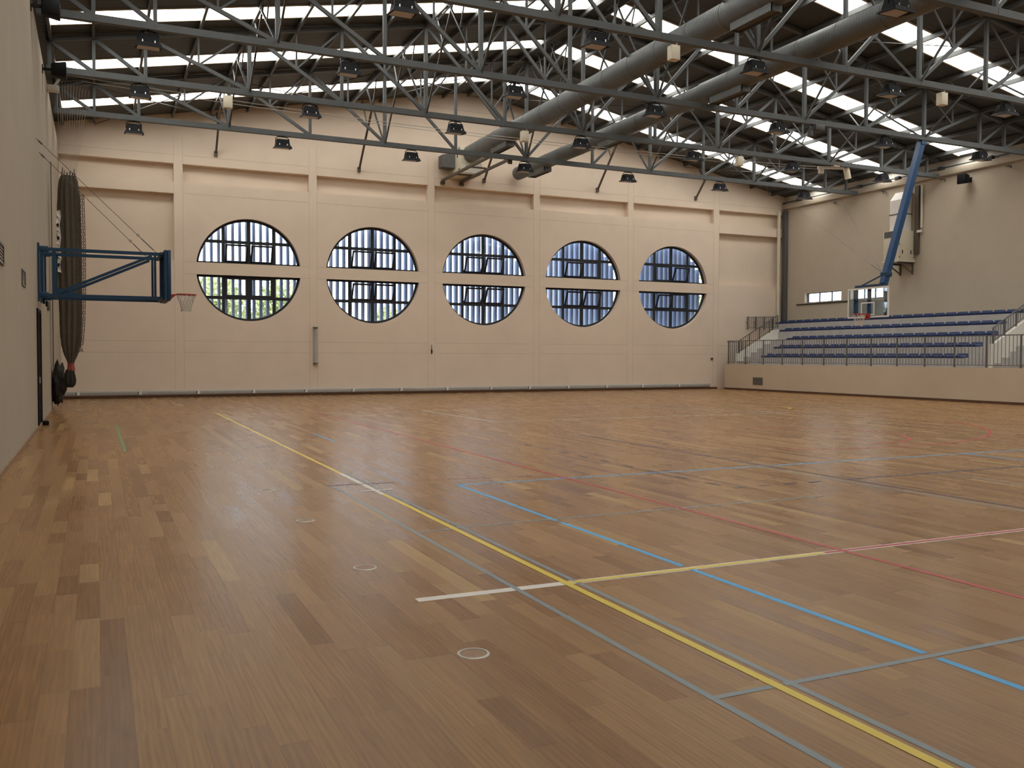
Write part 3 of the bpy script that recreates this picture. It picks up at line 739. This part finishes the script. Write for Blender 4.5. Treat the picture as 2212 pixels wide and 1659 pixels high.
MB().tube([(26.78, 26.78, 9.0), (26.9, 26.78, 8.58)], .12, 14).build('canister', 'cream', o, smooth=True)
MB().box(26.0, 26.3, 26.62, 26.8, 8.97, 9.16).build('clamp', 'cream', o)
o = thing('cable_winch', 'small dark winch motor fixed below the third truss', 'winch', (21.0, 22.2, 8.9))
MB().box(20.8, 21.2, 22.1, 22.4, 8.80, 8.995).build('housing', 'steel_dark', o, bevel=.03); MB().tube([(20.72, 22.25, 8.8), (20.72, 22.25, 8.62)], .09, 12).build('drum', 'steel_dark', o, smooth=True)

# ------------------------------------------------------------------ folded net
nt_ = thing('net_curtain', 'tall brown dividing net gathered into a hanging bundle by the left wall', 'net', (-.65, 28.3, .65))
prof = [(6.62, .17), (6.5, .215), (6.2, .25), (5.6, .265), (4.6, .275), (3.6, .27), (2.9, .265), (2.5, .258), (2.15, .245), (1.88, .222), (1.68, .185), (1.53, .135), (1.43, .095), (1.36, .08)]
def bundle(prof, nf, amp, ox=0.0, seed=1, xc=-.66, yc=28.3):
    rnd = random.Random(seed); b = MB(); n = nf*6; rings = []
    ph = [rnd.uniform(0, 6.28) for _ in range(4)]
    pp = []
    for i in range(len(prof)-1):
        for k in range(4):
            t = k/4; pp.append((prof[i][0]+(prof[i+1][0]-prof[i][0])*t, prof[i][1]+(prof[i+1][1]-prof[i][1])*t))
    pp.append(prof[-1])
    for z, r in pp:
        ring = []
        for k in range(n):
            a = 2*PI*k/n
            rr = r*(1+amp*math.cos(a*nf+ph[0]+.5*math.sin(z*1.3))+.35*amp*math.sin(a*(nf//2)+ph[1]+z*.9)+.02*rnd.uniform(-1, 1))
            ring.append((xc+ox*0+rr*math.cos(a), yc+rr*.8*math.sin(a), z))
        rings.append(ring)
    for i in range(len(rings)-1):
        for k in range(n):
            k2 = (k+1) % n; b.add([rings[i][k], rings[i][k2], rings[i+1][k2], rings[i+1][k]], [(0,1,2,3)])
    bm_v = []; 
    b.add(rings[0], [tuple(range(n))]); b.add(rings[-1], [tuple(range(n))[::-1]])
    return b
bo = bundle(prof, 11, .13).build('folds', 'net', nt_, smooth=True)
bundle([(1.36, .075), (1.27, .082), (1.15, .10)], 8, .12, seed=5).build('tie', 'redtape', nt_, smooth=True)
bundle([(1.18, .095), (1.02, .13), (.88, .15), (.76, .13), (.68, .07)], 8, .14, seed=9, xc=-.69).build('tail', 'netpile', nt_, smooth=True)
b = MB()
for k in range(14): # loose strands on top and the open mesh on the free edge
    a = 2*PI*k/14; x = -.66+.17*math.cos(a); y = 28.3+.15*math.sin(a)
    b.tube([(x, y, 6.55), (x+random.uniform(-.02, .02), y, 6.68+random.uniform(0, .16))], .012, 5)
b.build('top_loops', 'net', nt_)
b = MB()
for k in range(12):
    x = XL+.22+k*.075; b.tube([(x, 28.2, 9.25-.02*k), (-.66+(k-5.5)*.032, 28.3, 6.6)], .0045, 4)
b.build('hanging_strands', 'cable_pale', nt_)
b = MB()   # open netting along the free edge: crossing cords
E0 = [(6.2, -.385), (4.6, -.36), (3.3, -.37), (2.5, -.40), (2.0, -.44), (1.7, -.49)]
def ex(z):
    for (za, xa), (zb_, xb) in zip(E0[:-1], E0[1:]):
        if za >= z >= zb_: return xa+(xb-xa)*(za-z)/(za-zb_)
    return -.45
zz = 6.1; k = 0
while zz > 1.75:
    for q in range(3):
        x0 = ex(zz)-.04+.05*q; x1 = ex(zz-.085)-.04+.05*q+(.05 if k % 2 == 0 else 0)
        b.tube([(x0+(.05 if k % 2 else 0), 28.13, zz), (x1, 28.13, zz-.085)], .0075, 4, caps=False)
        b.tube([(x0+(.05 if k % 2 else 0), 28.13, zz), (x1+(.05 if k % 2 else -.05), 28.13, zz-.085)], .0075, 4, caps=False)
    zz -= .085; k += 1
b.tube([(ex(6.1-.2*i)+.11, 28.13, 6.1-.2*i) for i in range(22)], .008, 4)
b.build('edge_mesh', 'net', nt_)
rg = MB(); rnd = random.Random(11)
for k in range(9):
    z = 5.6-k*.19; x = -.925+.02*math.sin(k*2.1); wdt = rnd.uniform(.035, .075)
    zn = z-.19; xn = -.925+.02*math.sin((k+1)*2.1)+rnd.uniform(-.01, .01)
    rg.add([(x-wdt, 28.14, z), (x+.05, 28.10, z+.02), (xn+.05, 28.12, zn), (xn-wdt*.8, 28.09, zn+.03), (x-wdt, 28.16, z), (x+.05, 28.13, z+.02), (xn+.05, 28.14, zn), (xn-wdt*.8, 28.12, zn+.03)],
           [(0,3,2,1),(4,5,6,7),(0,1,5,4),(1,2,6,5),(2,3,7,6),(3,0,4,7)])
ro = tag(rg.build('torn_wrapping', 'rag'), 'torn strip of white wrapping caught on the left of the net bundle', 'wrapping')
for z, x in ((5.22, -.945), (4.86, -.935), (4.12, -.935)):
    MB().add([(x-.03, 28.085, z), (x+.02, 28.08, z+.05), (x+.035, 28.085, z-.04), (x-.01, 28.08, z-.09)], [(0,1,2,3)]).build('dark_patch', 'black', ro)
# net heap against the wall
bm = bmesh.new(); bmesh.ops.create_icosphere(bm, subdivisions=4, radius=1); rnd = random.Random(3)
from mathutils import noise
for v in bm.verts:
    q = v.co.copy(); f_ = 1+.30*noise.noise(q*2.2)+.22*noise.noise(q*6)+.12*noise.noise(q*15)
    sq = .78 if q.z < 0 else 1
    v.co = Vector((max(q.x*.20*f_, -.16), q.y*.46*f_, q.z*.56*f_))
me = bpy.data.meshes.new('net_heap'); bm.to_mesh(me); bm.free(); me.materials.append(MAT['netpile'])
for p in me.polygons: p.use_smooth = True
ho = bpy.data.objects.new('net_heap', me); C.objects.link(ho); ho.location = (XL+.162, 28.75, .78)
tag(ho, 'dark heap of netting bunched on the left wall behind the bundle', 'netting')

# ------------------------------------------------------------------ left wall basket
bk = thing('wall_basketball_hoop', 'blue wall-mounted basketball frame seen edge-on with red rim at left', 'basketball hoop', (XL, 22.95, 2.8))
YA, YBk = 22.4, 23.5
for y, zt0, zb0 in ((YA, 4.06, 2.78), (YBk, 4.0, 2.80)):
    MB().box(XL, XL+.045, y-.06, y+.06, zb0, zt0).build('wall_plate', 'blue', bk)
    MB().bar((XL+.04, y, 3.93), (1.42, y, 3.93), .07).build('arm', 'blue', bk); MB().bar((XL+.04, y, 2.915), (1.42, y, 2.915), .07).build('arm', 'blue', bk)
    MB().bar((-.83, y, 2.95), (-.83, y, 3.90), .06).build('post', 'blue', bk)
    MB().bar((-.80, y, 2.96), (1.18, y, 3.88), .06).build('diagonal', 'blue', bk)
    MB().bar((1.25, y, 2.95), (1.25, y, 3.90), .05).build('post', 'blue', bk); MB().bar((-1.06, y, 2.95), (-1.06, y, 3.90), .045).build('post', 'blue', bk)
    g_ = MB(); g_.prism([(-.84, 2.95), (-.30, 2.95), (-.84, 3.12)], 'y', y-.006, y+.006); g_.build('gusset', 'blue', bk)
    for z in (3.93, 2.915): MB().box(XL+.03, XL+.22, y-.05, y+.05, z-.055, z+.065).build('hinge', 'blue', bk, bevel=.01)
    MB().tube([(XL+.12, y, 2.85), (XL+.12, y, 2.72)], .022, 8).build('bolt', 'black', bk, smooth=True)
for z in (3.93, 2.915):
    MB().bar((-.83, YA, z), (-.83, YBk, z), .05).build('cross_bar', 'blue', bk); MB().bar((1.38, YA-.2, z), (1.38, YBk+.2, z), .06).build('cross_bar', 'blue', bk)
bf = MB()
for y in (22.10, 22.5, 23.4, 23.80): bf.box(1.43, 1.49, y-.03, y+.03, 2.88, 4.0)
for z in (2.90, 3.98): bf.box(1.43, 1.49, 22.13, 23.77, z-.025, z+.025)
bf.build('board_frame', 'blue', bk)
MB().box(1.50, 1.57, 22.05, 23.85, 2.87, 4.0).build('backboard', 'blue', bk, bevel=.005)
def rim_net(cx, cy, sx, parent, zr=3.05):
    b = MB(); b.box(min(cx-sx*.375, cx-sx*.36), max(cx-sx*.375, cx-sx*.36), cy-.13, cy+.13, zr-.16, zr+.03)
    b.add([(cx-sx*.36, cy-.06, zr), (cx-sx*.36, cy+.06, zr), (cx-sx*.21, cy+.05, zr), (cx-sx*.21, cy-.05, zr), (cx-sx*.36, cy-.05, zr-.13), (cx-sx*.36, cy+.05, zr-.13)], [(0,1,2,3), (4,3,2,5), (0,4,5,1), (0,3,4), (1,5,2)])
    b.tube([(cx+.225*math.cos(2*PI*i/40), cy+.225*math.sin(2*PI*i/40), zr) for i in range(40)], .015, 8, closed=True)
    ri = b.build('rim', 'red', parent, smooth=True)
    n = MB(); K = 12; lev = [(3.045-3.05, .222), (-.10, .19), (-.19, .155), (-.27, .125), (-.34, .115), (-.40, .125)]
    for k in range(K):
        for s in (-1, 1):
            pts = []
            for i, (dz, r) in enumerate(lev):
                a = 2*PI*(k+s*.5*i)/K; pts.append((cx+r*math.cos(a), cy+r*math.sin(a), zr+dz))
            n.tube(pts, .008, 4)
    n.build('net', 'netwhite', ri, smooth=True)
rim_net(1.97, 22.95, 1, bk)
for (y, xe) in ((YA, 1.27), (YBk, 1.12)):
    za = 6.36 if y == YA else 6.28
    p0, p1 = Vector((XL, y+.1, za)), Vector((xe, y, 3.97))
    ch = thing('stay_chain', 'thin stay chain from the left wall to the %s arm of the blue frame' % ('near' if y == YA else 'far'), 'chain', tuple(p0), 'stay chains of the basketball frame')
    MB().tube([p0, p1], .007, 5).build('wire', 'cable', ch, smooth=True)
    d_ = p1-p0
    MB().tube([p1-d_*.13, p1-d_*.02], .012, 6).build('turnbuckle', 'cable', ch, smooth=True); MB().tube([p0+d_*.02, p0+d_*.05], .02, 6).build('shackle', 'cable', ch, smooth=True)
    MB().tube([p1-d_*.155+Vector((.03*math.cos(t), 0, .03*math.sin(t))) for t in [2*PI*i/12 for i in range(12)]], .005, 5, closed=True).build('ring', 'cable', ch, smooth=True)

# ------------------------------------------------------------------ ceiling basket on the right
hb = thing('hanging_basketball_hoop', 'glass basketball backboard with white border hanging from a long blue mast', 'basketball hoop', (24.1, 23.0, 2.9))
X0 = 24.1; ya, yb = 22.12, 23.92; za, zb_ = 2.94, 3.97
MB().box(X0-.006, X0+.006, ya+.04, yb-.04, za+.04, zb_-.04).build('glass', 'bglass', hb)
f = MB(); 
for a, c, e, g2 in ((ya, yb, za, za+.05), (ya, yb, zb_-.05, zb_), (ya, ya+.05, za+.05, zb_-.05), (yb-.05, yb, za+.05, zb_-.05)): f.box(X0-.02, X0+.02, a, c, e, g2)
f.build('border', 'white', hb)
f = MB(); yc = 23.02
for a, c, e, g2 in ((yc-.295, yc+.295, 3.02, 3.06), (yc-.295, yc+.295, 3.43, 3.47), (yc-.295, yc-.255, 3.06, 3.43), (yc+.255, yc+.295, 3.06, 3.43)): f.box(X0-.012, X0-.007, a, c, e, g2)
f.build('target_square', 'white', hb)
f = MB()
for y in (22.28, 23.62): f.box(X0+.03, X0+.10, y-.07, y+.07, za+.03, zb_)
f.box(X0+.03, X0+.10, yc-.06, yc+.06, za+.03, zb_)
f.build('back_frame', 'blue', hb)
MB().box(X0, X0+.10, ya+.15, 23.62, 4.0, 4.07).build('head_beam', 'blue', hb)
rim_net(X0-.40, yc, -1, hb)
mt = MB(); mt.bar((25.78, 22.36, 9.0), (24.17, 22.42, 4.06), .20, .20, (0, 1, 0)); mt.build('mast', 'blue_bright', hb)
MB().bar((24.27, 22.42, 4.42), (24.15, 23.35, 4.06), .04).build('brace', 'blue', hb)
MB().box(24.15, 24.42, 22.28, 22.56, 4.30, 4.46).build('collar', 'blue', hb, bevel=.02)
MB().box(25.66, 25.9, 22.24, 22.48, 8.86, 9.0).build('pivot', 'blue', hb)
for k, q in enumerate(((31.84, 32.2, 9.07), (31.84, 35.1, 9.03))):
    p0 = Vector((24.25, 22.55, 4.45)); p1 = Vector(q); d_ = p1-p0
    c = thing('tie_cable', 'thin tie cable from the blue mast to the right wall ledge, %s' % ('the steeper one' if k == 0 else 'the flatter one'), 'cable', tuple(p0), 'tie cables of the hanging basket')
    MB().tube([p0, p1], .008, 5).build('wire', 'cable', c, smooth=True); MB().tube([p0+d_*.02, p0+d_*.09], .018, 6).build('turnbuckle', 'cable', c, smooth=True)

# ------------------------------------------------------------------ far wall small things
o = thing('wall_tube', 'grey upright tube clamped on the far wall below the first two round windows', 'tube', (7.98, YF, 1.26))
MB().tube([(7.98, YF-.09, 1.3), (7.98, YF-.09, 2.69)], .062, 14).build('tube', 'trunk', o, smooth=True)
for z in (1.28, 2.71): MB().tube([(7.98, YF-.09, z-.025), (7.98, YF-.09, z+.025)], .10, 14).build('end_flange', 'grille', o, smooth=True)
for z in (1.5, 2.45): MB().box(7.95, 8.01, YF-.05, YF, z-.03, z+.03).build('bracket', 'grille', o)
o = thing('wall_cleat', 'small dark pin hanging on the far wall under the third round window', 'pin', (12.94, YF, 1.66))
MB().box(12.93, 12.95, YF-.02, YF, 1.85, 2.06).build('strap', 'brown', o); MB().tube([(12.94, YF-.03, 1.66), (12.94, YF-.03, 1.74), (12.94, YF-.03, 1.82), (12.94, YF-.03, 1.88)], [.012, .03, .03, .012], 8).build('weight', 'black', o, smooth=True)
o = tag(MB().box(27.50, 27.64, YF-.03, YF, 1.43, 1.53).build('wall_switch', 'brown', bevel=.005), 'tiny dark switch plate on the far wall near the tribune corner', 'switch')

# ------------------------------------------------------------------ right wall air unit
u = thing('wall_air_unit', 'cream upright air unit on the right wall behind the blue mast', 'air unit', (XR, 28.8, 5.7))
MB().box(XR-.94, XR, 28.0, 28.85, 5.74, 7.0).build('casing', 'cream', u, bevel=.015)
MB().box(XR-.955, XR-.94, 28.07, 28.8, 6.72, 6.98).build('upper_grille', 'grille', u); MB().box(XR-.955, XR-.94, 28.3, 28.6, 5.80, 5.98).build('lower_grille', 'grille', u)
MB().box(XR-.98, XR-.02, 27.98, 28.9, 5.66, 5.74).build('base_frame', 'cream', u)
for x in (XR-.75, XR-.25): MB().box(x-.02, x+.02, 27.985, 28.0, 6.0, 6.16).build('handle', 'black', u)
for x, z in ((XR-.92, 6.9), (XR-.92, 6.4), (XR-.92, 5.85), (XR-.06, 5.85), (XR-.06, 6.9)): MB().box(x-.015, x+.015, 27.988, 28.0, z-.03, z+.03).build('latch', 'black', u)
for y in (28.1, 28.75):
    b = MB(); b.box(XR-.9, XR, y-.03, y+.03, 5.58, 5.66); b.box(XR-.05, XR, y-.03, y+.03, 5.15, 5.58); b.bar((XR-.75, y, 5.6), (XR-.02, y, 5.2), .04); b.build('bracket', 'brown', u)
b = MB(); b.box(XR-.62, XR-.04, 28.18, 28.82, 7.0, 8.35); b.prism([(XR-.62, 8.35), (XR-.04, 8.35), (XR-.04, 8.72), (XR-.30, 8.72)], 'y', 28.18, 28.82); b.build('riser_duct', 'white', u)
MB().box(XR-.64, XR-.02, 28.16, 28.84, 7.72, 7.76).build('duct_flange', 'grille', u)
MB().box(XR-.15, XR-.06, 27.6, 27.8, 6.9, 7.0).build('pipe_stub', 'white', u)
tag(MB().box(XR-.12, XR, 27.76, 27.96, 6.0, 8.9).build('wall_channel', 'brown'), 'dark brown upright channel on the right wall beside the air unit duct', 'channel')
tag(MB().tube([(XR-.055, 27.64, 7.1), (XR-.055, 27.64, 8.9)], .05, 10).build('service_pipe', 'cream', smooth=True), 'cream upright pipe on the right wall beside the brown channel', 'pipe')

# ------------------------------------------------------------------ tribune
XF, YT, YE = 27.9, 35.6, 12.0
b = MB(); b.box(XF, 28.55, YE, YT, 0, 1.22)
TX = [28.5, 29.2, 29.9, 30.6, 31.3]; TZ2 = [1.55, 1.97, 2.39, 2.82, 3.24]
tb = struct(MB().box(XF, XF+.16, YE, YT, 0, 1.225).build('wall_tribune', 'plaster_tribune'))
struct(MB().box(XF-.022, XF, YE, YT, 0, .085).build('baseboard_right', 'skirt'))
tri = MB(); tri.box(XF+.16, XR, YE, YT-.5, 0, 1.205)
for k in range(5):
    y1 = 33.75 if k < 3 else 35.05
    if k == 4: y1 = YF
    z0 = 1.205 if k == 0 else TZ2[k-1]
    tri.box(TX[k], XR, YE, y1, z0, TZ2[k])
tri.box(XF+.16, XR, YT-.5, YT, 0, 1.205); tri.box(31.3, XR, YT, YF, 0, TZ2[3])
struct(tri.build('floor_tribune', 'concrete'))
st = MB()
sx = [27.95, 28.37, 28.79, 29.2, 29.6, 30.0, 30.3]; sz = [1.38, 1.58, 1.79, 1.99, 2.2, 2.4]
for i in range(6): st.box(sx[i]+.12, sx[i+1]+.12 if i < 5 else 30.62, 33.75, 34.9, 1.206, sz[i])
tag(st.build('stair_flight', 'concrete'), 'grey concrete stair at the far end of the tribune', 'stairs', 'tribune stairs')
st = MB()
for i in range(6): st.box(sx[i]+.12, sx[i+1]+.12 if i < 5 else 30.62, 20.0, 21.2, 1.206, sz[i])
tag(st.build('stair_flight', 'concrete'), 'grey concrete stair at the right edge of the view', 'stairs', 'tribune stairs')
def parapet(y, lab):
    p = MB(); p.prism([(28.06, 1.2), (28.06, 1.70), (28.2, 1.73), (30.35, 2.90), (30.66, 2.94), (30.66, 1.2)], 'y', y, y+.12)
    return tag(p.build('stair_parapet', 'white'), lab, 'parapet', 'sloping stair parapets')
parapet(34.9, 'white sloping parapet of the far tribune stair')
p2 = MB(); p2.prism([(27.98, 1.226), (27.98, 2.03), (28.12, 2.06), (30.35, 3.25), (30.66, 3.27), (30.66, 1.226)], 'y', 21.2, 21.32)
tag(p2.build('stair_parapet', 'white'), 'white sloping parapet of the tribune stair at the right', 'parapet', 'sloping stair parapets')
# front railing
fr = thing('guard_railing', 'long dark grey balustrade along the front edge of the tribune', 'railing', (XF+.09, 28, 1.22))
PY = [35.42, 34.16, 32.9, 31.63, 30.36, 29.09, 27.81, 26.53, 25.25, 23.97, 22.69, 21.41, 20.13, 18.85]
xr = XF+.08
MB().bar((xr, 35.5, 2.34), (xr, 18.0, 2.34), .035).build('handrail', 'rail', fr); MB().bar((xr, 35.5, 1.31), (xr, 18.0, 1.31), .022).build('bottom_rail', 'rail', fr)
for y in PY: MB().box(xr-.024, xr+.024, y-.024, y+.024, 1.225, 2.325).build('post', 'rail', fr)
nbal = 0
for a, c in zip(PY[:-2], PY[1:-1]):
    for i in range(1, 9):
        y = a+(c-a)*i/9; MB().box(xr-.007, xr+.007, y-.007, y+.007, 1.32, 2.325).build('baluster', 'rail', fr); nbal += 1
def slope_rail(y, base, hgt, lab, posts, grp):
    o = thing('stair_railing', lab, 'railing', (posts[0], y, base(posts[0])), grp)
    a, c = posts[0], posts[-1]
    MB().bar((a, y, base(a)+hgt), (c, y, base(c)+hgt), .035).build('handrail', 'rail', o); MB().bar((a, y, base(a)+.09), (c, y, base(c)+.09), .022).build('bottom_rail', 'rail', o)
    for x in posts: MB().box(x-.022, x+.022, y-.022, y+.022, base(x)-.03, base(x)+hgt).build('post', 'rail', o)
    k = int((c-a)/.12)
    for i in range(1, k):
        x = a+(c-a)*i/k; MB().box(x-.008, x+.008, y-.008, y+.008, base(x)+.09, base(x)+hgt).build('baluster', 'rail', o)
slope_rail(34.96, lambda x: 1.73+(x-28.2)*.545, .60, 'sloping dark railing on the far stair parapet', [28.25, 28.87, 29.49, 30.1, 30.6], 'sloping stair railings')
slope_rail(21.26, lambda x: 2.06+(x-28.12)*.535, .56, 'sloping dark railing on the right stair parapet', [28.1, 28.68, 29.27, 29.86, 30.5], 'sloping stair railings')
cr = thing('corridor_railing', 'short dark wall railing above the far stair at the top of the tribune', 'railing', (30.5, 36.1, 3.0))
MB().bar((29.7, 36.1, 3.56), (31.45, 36.1, 3.62), .03).build('handrail', 'rail', cr); MB().bar((29.7, 36.1, 3.03), (31.45, 36.1, 3.1), .02).build('bottom_rail', 'rail', cr)
for x in (29.7, 30.2, 30.75, 31.3): 
    pz = MB().box(x-.02, x+.02, 36.07, 36.13, 2.95, 3.6).build('post', 'rail', cr); MB().box(x-.02, x+.02, 36.13, YF, 3.28, 3.32).build('wall_fixing', 'rail', pz)
for i in range(15): x = 29.8+i*.12; MB().box(x-.007, x+.007, 36.093, 36.107, 3.04, 3.58).build('baluster', 'rail', cr)
fe = thing('corner_railing', 'short dark railing closing the far front corner of the tribune', 'railing', (27.95, 35.4, 1.2))
MB().bar((27.98, 35.54, 2.30), (28.9, 35.54, 2.30), .03).build('handrail', 'rail', fe); MB().bar((27.98, 35.54, 1.31), (28.9, 35.54, 1.31), .02).build('bottom_rail', 'rail', fe)
for x in (28.08, 28.88): MB().box(x-.025, x+.025, 35.515, 35.565, 1.205, 2.3).build('post', 'rail', fe)
for i in range(6): x = 28.2+i*.115; MB().box(x-.008, x+.008, 35.532, 35.548, 1.31, 2.3).build('baluster', 'rail', fe)
# grille in the tribune wall
o = thing('wall_grille', 'dark grey ventilation grille low in the tribune front wall', 'grille', (XF, 33.16, .28))
f = MB(); f.box(XF-.02, XF, 32.83, 33.49, .28, .31); f.box(XF-.02, XF, 32.83, 33.49, .59, .62); f.box(XF-.02, XF, 32.83, 32.86, .31, .59); f.box(XF-.02, XF, 33.46, 33.49, .31, .59); f.build('frame', 'grille', o)
s = MB()
for i in range(7): z = .315+i*.039; s.add([(XF-.002, 32.86, z+.03), (XF-.016, 32.86, z), (XF-.016, 33.46, z), (XF-.002, 33.46, z+.03)], [(0,1,2,3)])
s.build('slats', 'column', o)
# seats
def seat_mesh(x, y, z):
    b = MB()
    prof = [(-.20, .03), (-.21, .08), (-.17, .09), (-.02, .065), (.08, .065), (.125, .10), (.15, .175), (.185, .18), (.19, .09), (.17, .03), (.0, .0), (-.17, .0)]
    n = len(prof); ys = [-.25, -.20, .20, .25]; sc = [.62, 1, 1, .62]
    rings = [[(x+p[0]*1, y+yy, z+max(p[1]*s_, 0) if p[1] > .05 else z+p[1]) for p in prof] for yy, s_ in zip(ys, sc)]
    for i in range(3):
        for k in range(n): b.add([rings[i][k], rings[i][(k+1) % n], rings[i+1][(k+1) % n], rings[i+1][k]], [(0,1,2,3)])
    b.add(rings[0], [tuple(range(n))]); b.add(rings[-1], [tuple(range(n))[::-1]])
    return b
S1 = None; rown = ['front row', 'second row', 'third row', 'fourth row', 'top row']; PITCH = .545
for k in range(5):
    x = TX[k]+.22; z = TZ2[k]
    y1 = [33.45, 33.4, 33.3, 34.6, 35.7][k]; nn = [20, 20, 20, 22, 28][k]
    for i in range(nn):
        y = y1-i*PITCH; loc = (x, y, z)
        lab = 'dark blue plastic tribune seat in the %s, %s from its far end' % (rown[k], ORD[i])
        if S1 is None:
            S1 = seat_mesh(x, y, z).build('tribune_seat', 'seat', None, smooth=True, wpos=loc); tag(S1, lab, 'seat', 'blue tribune seats'); o = S1
        else:
            o = S1.copy(); C.objects.link(o); o.location = loc; o['label'] = lab

# ------------------------------------------------------------------ outside
struct(MB().box(-40, 70, YO+.02, 90, -.4, -.2).build('ground', 'grass'))
def tree(x, y, h, r, lab, seed):
    rnd = random.Random(seed)
    o = thing('garden_tree', lab, 'tree', (x, y, -.2), 'trees outside the round windows')
    MB().tube([(x, y, -.2), (x+.1, y, h*.45)], [.12, .07], 8).build('trunk', 'bark', o, smooth=True)
    b = MB()
    for i in range(3200):
        a, e, q = rnd.uniform(0, 6.28), rnd.uniform(-1, 1), rnd.random()**.4
        c = Vector((x+r*q*math.cos(a)*math.sqrt(1-e*e), y+r*q*math.sin(a)*math.sqrt(1-e*e), h*.58+h*.42*q*e))
        u = Vector((rnd.gauss(0, 1), rnd.gauss(0, 1), rnd.gauss(0, 1))).normalized(); v = u.orthogonal().normalized(); s = rnd.uniform(.09, .19)
        b.add([c-u*s, c+v*s*.5, c+u*s, c-v*s*.5], [(0,1,2,3)])
    b.build('crown', 'leaf', o)
for i, (x, y, h, r) in enumerate(((4.75, 41.5, 5.3, 1.4), (7.6, 41.5, 5.1, 1.4), (13.2, 43, 4.1, 1.3), (29.5, 41, 7.5, 1.4), (37, 43, 8.0, 2.0))):
    tree(x, y, h, r, 'green tree outside, ' + ['behind the left half of the first round window', 'behind the right half of the first round window', 'behind the second round window', 'behind the fourth round window edge', 'behind the last round window edge'][i], i)
